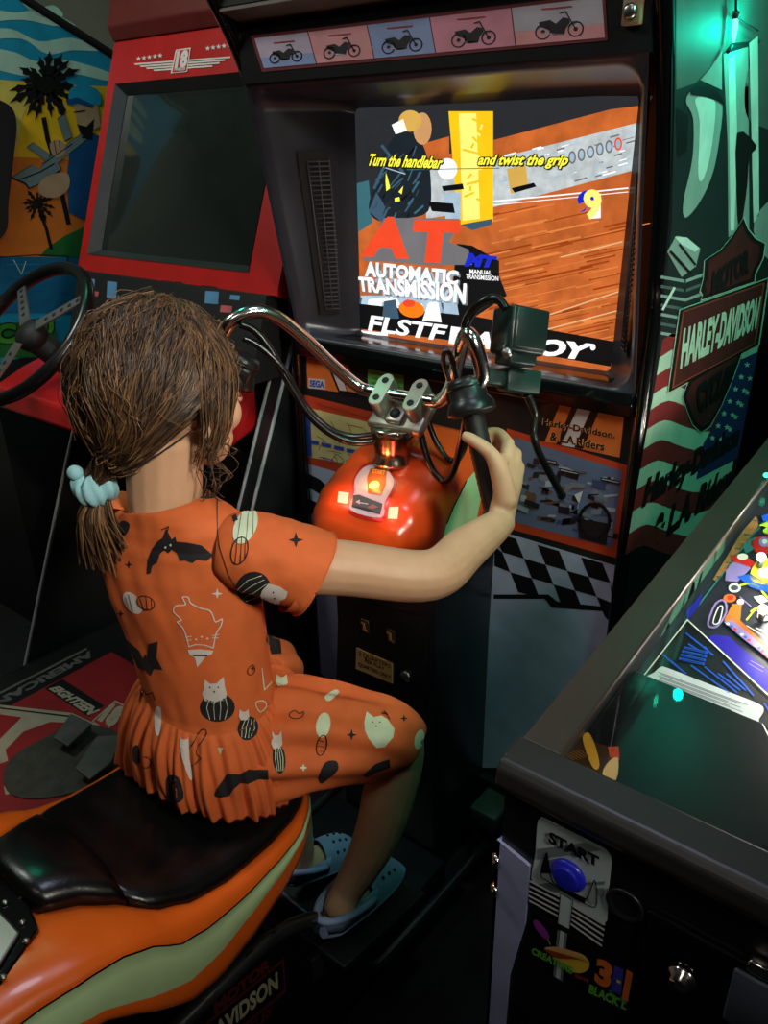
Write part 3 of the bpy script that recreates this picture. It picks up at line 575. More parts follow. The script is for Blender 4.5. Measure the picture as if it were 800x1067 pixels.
tp2.text(b, 'START', r2([(262, 492), (322, 498), (320, 520), (258, 512)]), 4, 5, .06); tp2.stroke(b, r2([(192, 642), (240, 650)]), 1.2, 0, 4); tp2.put(b, r2([(184, 640), (204, 630), (204, 652)]), 0, 4); tp2.put(b, r2([(262, 650), (290, 664), (262, 674), (238, 666)]), 5, 4)
lbl(b.build('dash_plate', [M('dash_silver', (186, 176, 186), .4), stK, M('dash_amber', (150, 84, 30), .4), M('dash_red_rim', (206, 40, 24), .25), M('dash_ink', (236, 150, 60), .4), M('dash_red', (150, 40, 40), .4)], tank), 'silver arched dash plate lettered START')
def lampbox(p, quad, mt, nm, lb, h=.003):
    b = MB(); hs = [tp2.hit(q) for q in quad]; n = hs[0][1]; b.prism([h_[0] for h_ in hs], n * h, 0, .0006); return lbl(b.build(nm, mt, tank), lb)
lampbox(None, r2([(104, 590), (150, 596), (142, 646), (98, 638)]), M('amber_red_lamp', (255, 140, 105), .4, emit=3.4, var=.1, scale=60), 'indicator_lamp', 'left square indicator lamp, lit')
lampbox(None, r2([(336, 662), (380, 660), (374, 716), (330, 714)]), M('amber_red_lamp', (255, 140, 105)), 'indicator_lamp', 'right square indicator lamp, lit')
h, n = tp2.hit(r2([(268, 565)])[0]); b = MB(); b.lathe([(.001, 0), (.0105, 0), (.0105, .003), (.009, .006), (.001, .0075)], h, n, 22); lbl(b.build('start_button', M('yellow_lamp', (255, 205, 90), .3, emit=3., var=.05), tank), 'round start button glowing yellow')
for p, e, colr in ((r2([(125, 618)])[0], .035, (1, .12, .04)), (r2([(355, 690)])[0], .035, (1, .08, .05)), (r2([(268, 565)])[0], .05, (1, .35, .08))):
    h, n = tp2.hit(p); l = bpy.data.lights.new('lamp_glow', 'POINT'); l.energy = e * 2.6; l.color = colr; l.shadow_soft_size = .008; lo = bpy.data.objects.new('lamp_glow', l); lo.location = h + n * .018; COL.objects.link(lo)
# handlebars
HC = V((BX, 1.11, 1.086)); ca, sn = math.cos(.106), math.sin(.106)
def H(x, y, z): return HC + V((ca * x - sn * y, sn * x + ca * y, z))
def Hi(p): d = p - HC; return V((ca * d.x + sn * d.y, -sn * d.x + ca * d.y, d.z))
GT, GE = V((-.625, .998, 1.126)), V((-.565, .975, .989))
lt, le = Hi(GT), Hi(GE); gd = (le - lt).normalized()
half = [V((0, 0, 0)), V((.05, 0, 0)), V((.085, -.004, .006)), V((.12, -.03, .045)), V((.155, -.075, .105)), V((.182, -.112, .145)), V((.198, -.128, .157)), V((.212, -.132, .14)), V((.221, -.125, .095)), lt, le]
b = MB(); pr_ = [H(*q) for q in half]; LO = lambda q: V((-q.x - .03 * max(0, min(1, (q.x - .19) / .03)), q.y - .06 * max(0, min(1, (q.x - .19) / .03)), q.z)); pl_ = [H(*LO(q)) for q in half[1:]]; pts = spline(pl_[::-1] + pr_, 7); b.tube(pts, .0118, 16); hb = b.build('handlebar', chrome, bike)
for sx in (1, -1):
    t_, e_ = (H(*lt), H(*le)) if sx > 0 else (H(*LO(lt)), H(*LO(le))); d_ = (e_ - t_).normalized(); L_ = (e_ - t_).length
    pf = [(.0119, .0)] + [(.0168 + .0007 * (i % 2), .004 + (L_ - .004) * i / 30) for i in range(31)] + [(.019, L_), (.019, L_ + .004), (.014, L_ + .009), (.001, L_ + .01)]
    b = MB(); b.lathe(pf, t_, d_, 24); lbl(b.build('hand_grip', rubber, hb), 'black rubber grip, ' + ('right hand' if sx > 0 else 'left hand'))
    b = MB(); b.lathe([(.012, -.055), (.026, -.052), (.029, -.045), (.029, -.022), (.031, -.02), (.036, -.012), (.038, -.004), (.038, .0), (.03, .004), (.012, .005)], t_, d_, 28)
    b.lathe([(.0295, -.043), (.0305, -.042), (.0305, -.039), (.0295, -.038)], t_, d_, 28)
    q = t_ - V((sx * .022, .002, -.012)); b.box(q, (.03, .03, .042), Matrix(frame_of(d_)).transposed(), .006)
    b.build('throttle_housing' if sx > 0 else 'clutch_housing', M('housing_black', (20, 22, 22), .35), hb)
# brake reservoir, bracket and lever on the right
Rc = Matrix((RIGHT, -DOWN, -FWD)).transposed() @ Matrix.Rotation(math.radians(26), 3, 'Y') @ Matrix.Rotation(math.radians(6), 3, 'X') @ Matrix.Rotation(math.radians(-3), 3, 'Z')
mc = PX((540, 346), -.585)
b = MB(); b.box(mc, (.064, .068, .055), Rc, .005); b.box(mc + Rc @ V((.002, .002, .029)), (.058, .06, .006), Rc, .003); b.box(mc + Rc @ V((0, -.04, .0)), (.05, .02, .04), Rc, .004)
b.lathe([(.001, 0), (.0075, 0), (.0075, .004), (.004, .006), (.001, .006)], mc + Rc @ V((-.03, -.036, .02)), Rc @ V((-.6, 0, .8)), 16, 1)
b.build('brake_reservoir', [M('reservoir_black', (26, 40, 38), .3), steel], hb)
mb_ = PX((541, 397), -.588)
b = MB(); b.box(mb_, (.062, .036, .03), Rc, .003); b.box(mb_ + Rc @ V((-.045, 0, -.005)), (.05, .026, .026), Rc, .004); b.lathe([(.001, 0), (.008, 0), (.008, .002), (.001, .003)], PX((546, 395), -.588) + Rc @ V((0, 0, .017)), Rc @ V((0, 0, 1)), 18, 1); b.box(PX((546, 395), -.588) + Rc @ V((0, 0, .0205)), (.012, .0018, .001), Rc @ Matrix.Rotation(.5, 3, 'Z'), 0, 0)
b.build('lever_bracket', [M('bracket_green_black', (32, 58, 52), .35), M('screw_face', (150, 190, 175), .3, .8)], hb)
b = MB(); lp = [PX(p, x) for p, x in [((548, 410), -.585), ((553, 420), -.583), ((557, 432), -.58), ((556, 444), -.578), ((556, 455), -.575), ((561, 471), -.571), ((570, 488), -.567), ((578, 503), -.564), ((585, 516), -.562)]]
b.tube(spline(lp, 5), [.0075, .007, .006, .0058, .0062, .0065, .0065, .0068, .0072], 10); b.ball(lp[-1], .0085, None, 0, 12, 8); b.build('brake_lever', M('lever_metal', (70, 74, 70), .25, .85), hb)
# stem and clamps
b = MB(); b.lathe([(.001, 0), (.036, 0), (.037, .008), (.032, .014), (.034, .03), (.041, .055), (.043, .068), (.04, .072), (.001, .072)], (BX, 1.085, .962), (0, .08, 1), 28, 0); b.build('steering_stem', M('stem_chrome', (205, 192, 172), .22, 1.), bike)
Rh = Matrix(((ca, -sn, 0), (sn, ca, 0), (0, 0, 1)))
b = MB(); R3 = Rh @ Matrix.Rotation(math.radians(36), 3, 'X'); b.box(H(0, 0, 0) + R3 @ V((0, -.012, -.033)), (.116, .085, .02), R3, .007); b.box(H(0, 0, 0) + R3 @ V((0, -.03, -.021)), (.034, .034, .016), R3, .004); b.lathe([(.001, 0), (.010, 0), (.010, .004), (.001, .005)], H(0, 0, 0) + R3 @ V((0, -.03, -.013)), R3 @ V((0, 0, 1)), 16, 1); yoke = b.build('yoke', [M('cast_aluminium', (186, 178, 164), .42, .75), matte], bike)
for x in (-.036, .036):
    b = MB(); R_ = Rh @ Matrix.Rotation(math.radians(36), 3, 'X')
    pts2 = rr_ = [(px_, py_) for px_, py_ in [(.015 * math.cos(a), (.021 if math.sin(a) >= 0 else -.021) + .0155 * math.sin(a)) for a in [2 * math.pi * k / 28 for k in range(28)]]]
    b.prism([H(x, 0, 0) + R_ @ V((p, q, -.030)) for p, q in pts2], R_ @ V((0, 0, .044)), 0, .002)
    for y in (-.02, .02):
        b.lathe([(.001, 0), (.0065, 0), (.0065, .002), (.0045, .003), (.0035, .0022), (.001, .0022)], H(x, 0, 0) + R_ @ V((0, y, .0135)), R_ @ V((0, 0, 1)), 14, 1)
    b.build('bar_clamp', [M('cast_aluminium', (150, 146, 138)), matte], yoke)
def cable(pp, r, nm='control_cable'):
    b = MB(); b.tube(spline([PX(p, x) for p, x in pp], 6), r, 10); return b.build(nm, M('cable_black', (15, 15, 16), .25), hb)
cable([((250, 338), -1.045), ((266, 345), -1.03), ((282, 365), -1.01), ((300, 398), -.985), ((322, 432), -.955), ((345, 452), -.925), ((370, 461), -.895), ((398, 458), -.865)], .007)
cable([((253, 352), -1.04), ((272, 362), -1.02), ((296, 386), -.99), ((316, 420), -.965), ((342, 446), -.93), ((368, 455), -.90), ((396, 452), -.865)], .006)
cable([((437, 444), -.81), ((443, 470), -.785), ((452, 492), -.76), ((463, 501), -.735), ((472, 492), -.71), ((480, 462), -.675), ((486, 430), -.65)], .0062)
cable([((446, 440), -.80), ((455, 462), -.78), ((466, 478), -.755), ((477, 479), -.73), ((485, 462), -.69), ((490, 435), -.66)], .0055)
cable([((484, 352), -.655), ((485, 338), -.65), ((494, 322), -.635), ((508, 312), -.615), ((520, 313), -.60), ((527, 322), -.588)], .0068, 'brake_hose')
b = MB(); b.tube(spline([PX(p, x) for p, x in [((470, 402), -.70), ((462, 378), -.70), ((464, 366), -.69), ((470, 372), -.685), ((476, 396), -.675), ((478, 408), -.67)]], 5), .0042, 8); b.box(PX((471, 402), -.69), (.016, .012, .012), None, .002, 1); b.build('cable_guide', [M('dark_chrome', (58, 60, 62)), M('guide_clip', (150, 160, 120), .4)], hb)
# ------------------------------------------------------------------ red trucking cabinet on the left
TX0, TX1 = -2.05, -1.285
tr = thing('racing_cabinet', 'red truck driving game cabinet with a switched-off screen and big steering wheel', 'arcade machine', (-1.69, 1.3, 0))
bn = V((0, -.545, .215)).normalized(); bp = V((0, 1.245, 1.219)); fb_ = lambda k: (lambda p: PL(p, bp + bn * (.0008 * k), bn))
yz = lambda z: 1.245 + (z - 1.219) * .215 / .545
pr = [(1.66, 0), (.795, 0), (.84, .11), (1.10, .70), (1.285, 1.094), (1.29, 1.19), (yz(1.2) + .03, 1.2), (yz(1.86) + .03, 1.86), (1.90, 1.86), (1.90, 0)]
for x, wd in ((TX0, .02), (TX1 - .05, .05)):
    b = MB(); b.prism([(x, y, z) for y, z in pr[1:]], (wd, 0, 0)); o = b.build('side_panel', [M('truck_side_black', (26, 27, 28), .4)], tr)
    for xe in ((x + .01,) if wd < .03 else (x + .003, x + wd - .003)):
        b = MB(); b.tube([(xe, y - .002, z) for y, z in [(.797, .0), (.84, .11), (1.10, .70), (1.285, 1.094)]], .0045, 6); b.build('edge_trim', M('trim_grey', (150, 148, 150), .4), o)
b = MB(); b.bx((TX0 + .02, 1.2, 0), (TX1 - .02, 1.88, .83)); b.bx((TX0 + .02, 1.5, .83), (TX1 - .02, 1.88, 1.84)); b.build('cabinet_body', matte, tr)
# screen surround: red face with a deep grey frame
u0 = lambda x, z: V((x, yz(z), z)); lo3 = [fb_(0)(p) for p in [(92, 270), (111, 90), (240, 78), (262, 292)]]
outer = [u0(TX0, 1.205), u0(TX0, 1.862), u0(TX1, 1.862), u0(TX1, 1.205)]
i_l, i_r, i_b, i_t = TX0 + .035, TX1 - .10, 1.245, 1.655
inn = [u0(i_l, i_b), u0(i_l, i_t), u0(i_r, i_t), u0(i_r, i_b)]
b = MB(); o_ = -bn * .0
b.add(outer + inn, [(0, 1, 5, 4), (1, 2, 6, 5), (2, 3, 7, 6), (3, 0, 4, 7)], 0)
b.add([p - bn * .03 for p in outer], [(0, 1, 2, 3)], 0)
for a, c in ((0, 1), (1, 2), (2, 3), (3, 0)): b.add([outer[a], outer[c], outer[c] - bn * .03, outer[a] - bn * .03], [(0, 1, 2, 3)], 0)
for i in range(2):
    b.art([(86 + i * 96, 281 + i * 12), (94 + i * 96, 282 + i * 12), (94 + i * 96, 285 + i * 12), (86 + i * 96, 284 + i * 12)], fb_(1), 1)
b.art([(210, 297), (226, 299), (226, 302), (210, 300)], fb_(1), 1); b.art([(140, 289), (152, 290), (152, 292), (140, 291)], fb_(1), 1); b.art([(168, 292), (180, 293), (180, 295), (168, 294)], fb_(1), 1)
b.build('screen_surround', [red_p, stK], tr, False)
fr_in = [u0(i_l + .02, i_b + .018), u0(i_l + .02, i_t - .018), u0(i_r - .02, i_t - .018), u0(i_r - .02, i_b + .018)]
b = MB(); b.add([p + bn * .002 for p in inn] + [p - bn * .025 for p in fr_in], [(0, 1, 5, 4), (1, 2, 6, 5), (2, 3, 7, 6), (3, 0, 4, 7)], 0); b.build('screen_frame', M('frame_grey', (42, 45, 46), .45), tr, False)
b = MB(); N_ = 14; g = []
for i in range(N_ + 1):
    for j in range(N_ + 1):
        s_, t_ = i / N_, j / N_; p = (fr_in[0] * (1 - s_) + fr_in[3] * s_) * (1 - t_) + (fr_in[1] * (1 - s_) + fr_in[2] * s_) * t_
        g.append(p - bn * .026 + bn * .018 * (1 - (2 * s_ - 1) ** 2) * (1 - (2 * t_ - 1) ** 2))
b.add(g, [(i * (N_ + 1) + j, (i + 1) * (N_ + 1) + j, (i + 1) * (N_ + 1) + j + 1, i * (N_ + 1) + j + 1) for i in range(N_) for j in range(N_)], 0, True)
lbl(b.build('screen', M('dark_tube_glass', (34, 38, 36), .12, var=.1, coat=.6), tr, False), 'dark switched-off screen')
b = MB(); sgn = fb_(2); c1 = crop(0, 0, 800 / 300)
for i, (xa, xb) in enumerate([(372, 640), (388, 625), (405, 610), (425, 590)]):
    y = 178 - 0; q = lambda x, dy: (x, 178 + i * 7 + dy - (x - 372) * .075)
    b.art(c1([q(xa, -1.5), q(xb, -1.5), q(xb, 3), q(xa + 4, 3)]), sgn, 0)
for i in range(5): b.art(c1(star(385 + i * 15, 163 - i * 2.2, 7.5)), sgn, 0)
for i in range(5): b.art(c1(star(577 + i * 15, 134 - i * 2.2, 7.5)), sgn, 0)
b.art(c1([(488, 138), (530, 132), (520, 200), (474, 204)]), fb_(3), 0); b.art(c1([(491, 141), (526, 136), (517, 197), (478, 201)]), fb_(4), 1); b.text('18', [fb_(5)(p) for p in c1([(492, 142), (525, 137), (518, 187), (484, 191)])], m=0, bold=.06); b.text('WHEELER', [fb_(5)(p) for p in c1([(484, 189), (516, 186), (515, 195), (482, 198)])], m=0, bold=.03)
b.build('marquee_badge', [M('badge_white', (214, 196, 192), .4), M('badge_red', (190, 34, 40), .4)], tr)
b = MB(); b.prism([(TX0 - .002, y, z) for y, z in [(yz(1.755) - .004, 1.755), (yz(1.80) - .035, 1.79), (yz(1.86) - .03, 1.87), (1.9, 1.87), (1.9, 1.84), (yz(1.78) + .02, 1.78)]], (TX1 - TX0 + .004, 0, 0), 0, .004); b.build('top_box', M('red_brown', (96, 30, 26), .4), tr)
b = MB(); b.prism([(TX0 + .02, y, z) for y, z in [(.93, .90), (.935, .955), (1.02, .985), (1.22, 1.04), (1.22, .90), (1.10, .86)]], (TX1 - TX0 - .09, 0, 0), 0, .008); dash = b.build('dashboard', M('dash_red_gloss', (190, 26, 30), .22, coat=.3), tr)
b = MB(); b.prism([(TX0 + .02, y, z) for y, z in [(1.16, 1.02), (1.228, 1.205), (1.26, 1.205), (1.26, 1.02)]], (TX1 - TX0 - .04, 0, 0), 0)
pn = V((0, -.185, .068)).normalized(); fq = lambda k: (lambda p: PL(p, V((0, 1.228, 1.205)) + pn * .001 * k, pn))
for p0, w, h, mi in [((90, 290), 9, 12, 1), ((112, 293), 10, 18, 1), ((96, 303), 7, 6, 2), ((214, 303), 14, 14, 1), ((240, 307), 10, 6, 1), ((230, 318), 12, 8, 2)]:
    b.art([p0, (p0[0] + w, p0[1] + 1), (p0[0] + w - 1, p0[1] + h), (p0[0] - 1, p0[1] + h - 1)], fq(1), mi)
b.build('instruction_panel', [matte, M('decal_blue', (90, 140, 180), .4), M('decal_pink', (190, 90, 96), .4)], tr)
# steering wheel
WC = V((-1.69, .875, 1.142)); wn = V((0, -math.cos(.805), math.sin(.805))); wu = V((1, 0, 0)); wv = wn.cross(wu)
W = lambda r, a, h=0: WC + (wu * math.cos(a) + wv * math.sin(a)) * r + wn * h
ring = [W(.172, 2 * math.pi * k / 64) for k in range(64)]
b = MB(); rings = []
for k in range(64):
    a = 2 * math.pi * k / 64; rd = (wu * math.cos(a) + wv * math.sin(a)); rings.append([WC + rd * (.172 + .0145 * math.cos(q)) + wn * .0145 * math.sin(q) for q in [2 * math.pi * j / 12 for j in range(12)]])
b.loft(rings + [rings[0]], caps=False); wheel = b.build('steering_wheel', M('wheel_black', (14, 15, 15), .28), tr)
b = MB(); b.lathe([(.001, -.03), (.032, -.03), (.036, -.012), (.03, .004), (.001, .008)], WC, wn, 28); b.tube([WC - wn * .03, WC - wn * .17], .03, 16); b.build('wheel_hub', matte, wheel)
for a in (math.radians(40), math.radians(140), math.radians(270)):
    b = MB(); d_ = (wu * math.cos(a) + wv * math.sin(a)); t_ = wn.cross(d_); q = [WC + d_ * r_ + t_ * w_ for r_, w_ in ((.03, .014), (.165, .011), (.165, -.011), (.03, -.014))]
    b.prism(q, wn * .004, 0); 
    for k in range(5): b.lathe([(.001, 0), (.005, 0), (.005, .0008), (.001, .0008)], WC + d_ * (.06 + .022 * k) + wn * .004, wn, 10, 1)
    b.build('wheel_spoke', [M('spoke_steel', (150, 150, 150), .35, .9), matte], wheel)
# pedal base
b = MB(); b.bx((TX0 + .03, .30, 0), (TX1 - .0, 1.19, .148), .004); pb = b.build('pedal_base', black, tr)
fz = lambda k: (lambda p: PZ(p, .149 + .0005 * k)); cD = crop(0, 650, 747 / 140.); b = MB()
pr_red = M('floor_red', (132, 22, 26), .5); 
b.add([(-2.0, .31, .149), (-1.34, .31, .149), (-1.34, 1.17, .149), (-2.0, 1.17, .149)], [(0, 1, 2, 3)], 1)
b.add([(-1.87, .31, .1495), (-1.36, .31, .1495), (-1.36, 1.03, .1495), (-1.87, 1.03, .1495)], [(0, 1, 2, 3)], 0)
b.text('AMERICAN', [(-1.893, .995, .1497), (-1.893, .69, .1497), (-1.928, .69, .1497), (-1.928, .995, .1497)], m=4, bold=.05)
b.art(cD([(-60, 440), (0, 450), (400, 496), (540, 560), (500, 640), (390, 550), (280, 545), (130, 600), (30, 700), (45, 760), (-60, 800), (-60, 720), (0, 640), (120, 520), (-60, 495)]), fz(2), 2)
b.line([(0, 722), (90, 676)], 2.2, fz(2), 4); b.line(cD([(-60, 460), (0, 468), (400, 516)]), 1.6, fz(3), 1); b.art(cD([(250, 360), (345, 305), (580, 455), (490, 515)]), fz(2), 1); b.text('EIGHTEEN', [fz(3)(p) for p in cD([(330, 345), (560, 480), (490, 508), (268, 360)])], m=2, bold=.06)
b.art(cD([(640, 425), (705, 455), (590, 600), (510, 540)]), fz(3), 2); b.art(cD([(640, 435), (696, 460), (588, 590), (520, 540)]), fz(4), 3); b.text('18', [fz(5)(p) for p in cD([(622, 440), (704, 464), (628, 580), (538, 536)])], m=2, bold=.08); b.art(cD([(20, 900), (80, 940), (30, 950)]), fz(3), 2)
b.build('floor_decal', [pr_red, stK, M('decal_cream', (150, 140, 120), .5), M('decal_red', (150, 30, 34), .5), M('decal_grey', (84, 84, 78), .5)], pb)
b = MB(); rr_ = [PZ(p, .15) for p in cD(sp2([(20, 850), (80, 740), (250, 640), (420, 560), (640, 600), (760, 700), (640, 830), (420, 940), (200, 978), (60, 950)], 4))]; b.prism(rr_, (0, 0, .004), 0); b.build('pedal_plate', M('worn_steel', (72, 70, 62), .5, .5, var=.25, scale=30), pb)
for q in ([(395, 510), (515, 565), (380, 690), (300, 645)], [(540, 640), (690, 630), (620, 780), (500, 875), (420, 815)]):
    b = MB(); b.prism([PZ(p, .185) for p in cD(q)], (0, 0, .008), 0, .002); cen = sum((PZ(p, .185) for p in cD(q)), V((0, 0, 0))) / len(q); b.box(cen + V((0, .02, -.018)), (.03, .05, .036), None, .002); b.build('pedal', M('pedal_steel', (104, 102, 98), .4, .6, var=.2), pb)
# ------------------------------------------------------------------ cabinet with the beach painting
MX = -2.35
mu = thing('arcade_cabinet', 'dark cabinet at far left with a painted sunset beach and palm trees on its side', 'arcade machine', (-2.65, 1.5, 0))
mp = [(1.08, 0), (1.08, .85), (.98, .92), (1.0, 1.0), (1.10, 1.08), (1.13, 1.9), (1.16, 2.02), (1.40, 1.875), (1.72, 1.73), (1.85, 1.66), (1.85, 0)]
b = MB(); b.prism([(MX - .62, y, z) for y, z in mp], (.62, 0, 0)); b.build('cabinet_body', M('cab_dark', (20, 22, 22), .5), mu)
b = MB(); b.tube([(MX - .004, y, z) for y, z in [(1.13, 1.9), (1.16, 2.02), (1.40, 1.875), (1.72, 1.73), (1.85, 1.66)]], .014, 8); b.build('edge_molding', matte, mu)
fm = lambda k: (lambda p: PX(p, MX + .0008 + .0004 * k)); b = MB()
mm = [M('paint_sky', (26, 142, 178), .45), M('paint_cloud', (172, 206, 190), .45), M('paint_yellow', (224, 176, 30), .45), M('paint_orange', (198, 108, 36), .45), M('paint_sea', (14, 92, 130), .45), M('paint_black', (16, 18, 16), .45), M('paint_green', (30, 96, 44), .45), M('paint_skin', (170, 140, 110), .45), M('paint_blue', (20, 74, 124), .45), M('paint_metal', (104, 122, 124), .45), M('paint_pale_gold', (212, 190, 90), .45), M('paint_grass', (60, 130, 40), .45)]
pn_ = [(1.10, .93), (1.13, 1.9), (1.165, 2.0), (1.40, 1.865), (1.72, 1.72), (1.84, 1.655), (1.84, .93)]
b.add([(MX + .0006, y, z) for y, z in pn_], tessellate_polygon([[V((y, z, 0)) for y, z in pn_]]), 0)
for q in ([(-60, 20), (40, 35), (120, 28), (210, 70), (150, 72), (60, 55), (-60, 60)], [(-60, 85), (30, 80), (110, 115), (200, 105), (290, 140), (200, 140), (130, 150), (60, 108), (-60, 110)], [(-60, 130), (40, 145), (100, 170), (180, 165), (300, 200), (300, 225), (200, 205), (90, 215), (-60, 175)], [(60, 5), (110, 20), (150, 15), (175, 45), (110, 45)]): b.art(c1(sp2(q, 4)), fm(1), 1)
b.art(c1([(-60, 215), (0, 222), (60, 226), (150, 235), (300, 240), (300, 460), (-60, 440)]), fm(2), 2); b.art(c1(sp2([(-40, 235), (40, 230), (90, 260), (60, 330), (40, 420), (-40, 420)], 3)), fm(3), 10)
b.art(c1([(-60, 428), (40, 436), (130, 440), (300, 450), (300, 720), (-60, 712)]), fm(3), 3); b.art(c1([(110, 712), (130, 690), (180, 655), (300, 600), (300, 720)]), fm(4), 6)
b.art(c1([(-60, 710), (100, 714), (300, 716), (300, 870), (-60, 870)]), fm(4), 4); b.line(c1([(-20, 716), (100, 708), (190, 712), (182, 748)]), 1, fm(5), 5); b.line(c1([(20, 735), (110, 735)]), .8, fm(5), 0); b.line(c1([(38, 722), (60, 762), (72, 726)]), .9, fm(5), 1); b.line(c1([(70, 760), (150, 742)]), .8, fm(5), 0)
for cx_, cy_, r_, n_, sd in ((128, 235, 100, 19, 3), (105, 565, 48, 14, 5), (-50, 470, 60, 9, 6)):
    rr = random.Random(sd)
    for i in range(n_):
        a = 2 * math.pi * i / n_ + rr.random() * .25; L_ = r_ * (.75 + rr.random() * .4); ux, uy = math.cos(a), math.sin(a); px_, py_ = -uy, ux
        q = [(cx_, cy_)]
        for t in (.25, .5, .75): q.append((cx_ + ux * L_ * t + px_ * L_ * .1, cy_ + uy * L_ * t + py_ * L_ * .1 + L_ * .1 * t)); q.append((cx_ + ux * L_ * (t + .05) + px_ * L_ * .05, cy_ + uy * L_ * (t + .05) + py_ * L_ * .05 + L_ * .1 * t))
        q.append((cx_ + ux * L_, cy_ + uy * L_ + L_ * .14))
        for t in (.8, .55, .3): q.append((cx_ + ux * L_ * t - px_ * L_ * .05, cy_ + uy * L_ * t - py_ * L_ * .05 + L_ * .1 * t)); q.append((cx_ + ux * L_ * (t - .05) - px_ * L_ * .13, cy_ + uy * L_ * (t - .05) - py_ * L_ * .13 + L_ * .1 * t))
        b.art(c1(q), fm(6), 5)
    b.art(c1(ell(cx_, cy_, r_ * .28, r_ * .25)), fm(7), 5)
b.line(c1([(122, 330), (132, 385), (150, 440), (190, 620)]), 5, fm(6), 5); b.line(c1([(112, 590), (130, 640), (142, 690)]), 3.4, fm(6), 5)
b.art(c1([(196, 400), (260, 370), (300, 390), (300, 640), (190, 590), (186, 480)]), fm(8), 8); b.art(c1([(206, 290), (270, 285), (280, 350), (240, 372), (214, 345)]), fm(9), 7); b.art(c1([(214, 345), (240, 352), (262, 330), (256, 388), (228, 385)]), fm(10), 5); b.line(c1([(206, 312), (236, 308)]), 1.4, fm(10), 5)
b.art(c1(sp2([(190, 262), (205, 240), (245, 238), (276, 255), (278, 292), (235, 285), (200, 292)], 3)), fm(10), 0); b.art(c1([(183, 278), (215, 270), (262, 292), (255, 300), (215, 286), (188, 292)]), fm(11), 8)
for q in ([(34, 492), (90, 458), (112, 470), (122, 448), (225, 372), (240, 388), (160, 452), (170, 468), (130, 500), (82, 522), (72, 508)], [(160, 330), (180, 318), (200, 380), (180, 392)], [(76, 410), (92, 396), (140, 430), (128, 446)]): b.art(c1(grow(q, 1.06)), fm(9), 5); b.art(c1(q), fm(10), 9)
b.line(c1([(60, 497), (110, 478), (150, 455)]), 1.2, fm(11), 5); b.line(c1([(120, 455), (200, 400)]), 1, fm(11), 5)
b.art(c1(sp2([(105, 520), (130, 490), (185, 480), (192, 520), (160, 548), (120, 545)], 4)), fm(11), 7); b.art(c1(sp2([(138, 400), (160, 388), (180, 400), (178, 430), (150, 436)], 3)), fm(11), 7); b.line(c1([(150, 392), (156, 425)]), .8, fm(12), 5); b.line(c1([(164, 392), (168, 425)]), .8, fm(12), 5)
r8 = crop(0, 230, 694 / 130.)
b.art(r8([(-80, 575), (60, 570), (300, 545), (320, 690), (200, 760), (-80, 760)]), fm(6), 6)
for ch, q in (('C', [(-30, 575), (92, 570), (92, 680), (-30, 690)]), ('H', [(112, 558), (195, 552), (195, 660), (112, 670)]), ('U', [(212, 548), (300, 542), (296, 640), (212, 650)])):
    b.text(ch, [fm(7)(p) for p in r8([(q[0][0] - 6, q[0][1] - 8), (q[1][0] + 6, q[1][1] - 8), (q[2][0] + 6, q[2][1] + 6), (q[3][0] - 6, q[3][1] + 6)])], m=5, bold=.12); b.text(ch, [fm(8)(p) for p in r8(q)], m=11, bold=.05)
for i in range(10): b.line(r8([(40 + i * 30, 330 + (i * 53) % 200), (90 + i * 32, 326 + (i * 53) % 200)]), .8, fm(6), 8)
b.build('side_painting', mm, mu, False)
b = MB(); b.prism([PX(p, MX + .001) for p in c1(sp2([(-90, 250), (-20, 275), (22, 300), (36, 345), (30, 420), (14, 560), (2, 650), (-90, 680)], 4))], (.02, 0, 0), 0); b.build('monitor_shroud', matte, mu)
# ------------------------------------------------------------------ pinball machine
pb_ = thing('pinball_machine', 'black pinball machine at right with a glowing playfield under glass and a START plate', 'pinball machine', (-.02, 1.2, 0))
PX0, PX1, PF, PBK = -.299, .267, .565, 1.86
zt = lambda y: .925 + .1 * (y - PF)
pbm = M('pinball_black', (15, 17, 22), .35)
b = MB()
for x in (PX0, PX1 - .018): b.prism([(x, y, z) for y, z in [(PF, .43), (PF, zt(PF) - .004), (PBK, zt(PBK) - .004), (PBK, .56)]], (.018, 0, 0))
b.bx((PX0 + .018, PF, .43), (PX1 - .018, PF + .019, .90)); b.bx((PX0 + .018, PBK - .018, .56), (PX1 - .018, PBK, 1.04)); b.prism([(PX0 + .018, y, z) for y, z in [(PF + .02, .45), (PBK - .02, .58), (PBK - .02, .595), (PF + .02, .465)]], (PX1 - PX0 - .036, 0, 0)); b.build('cabinet_body', pbm, pb_)
railm = M('rail_bronze_black', (66, 58, 50), .38, .2, var=.1)
for x in (PX0 - .003, PX1 - .041):
    b = MB(); b.prism([(x, y, z) for y, z in [(.60, zt(.60) - .006), (.60, zt(.60) + .006), (PBK, zt(PBK) + .006), (PBK, zt(PBK) - .006)]], (.044, 0, 0), 0, .003); b.build('side_rail', railm, pb_)
b = MB(); b.prism([(PX0 - .006, y, z) for y, z in [(PF - .008, .896), (PF - .014, .908), (PF - .012, .926), (PF - .004, .934), (PF + .034, .938), (PF + .037, .928), (PF + .0, .896)]], (PX1 - PX0 + .012, 0, 0), 0, .003); b.build('lockdown_bar', M('lockbar_black', (40, 38, 36), .4), pb_)
b = MB(); b.prism([(PX0 + .03, y, z) for y, z in [(.598, zt(.598) - .010), (PBK - .02, zt(PBK) - .010), (PBK - .02, zt(PBK) - .013), (.598, zt(.598) - .013)]], (PX1 - PX0 - .06, 0, 0)); b.build('playfield_glass', GLASS('clear_glass'), pb_)
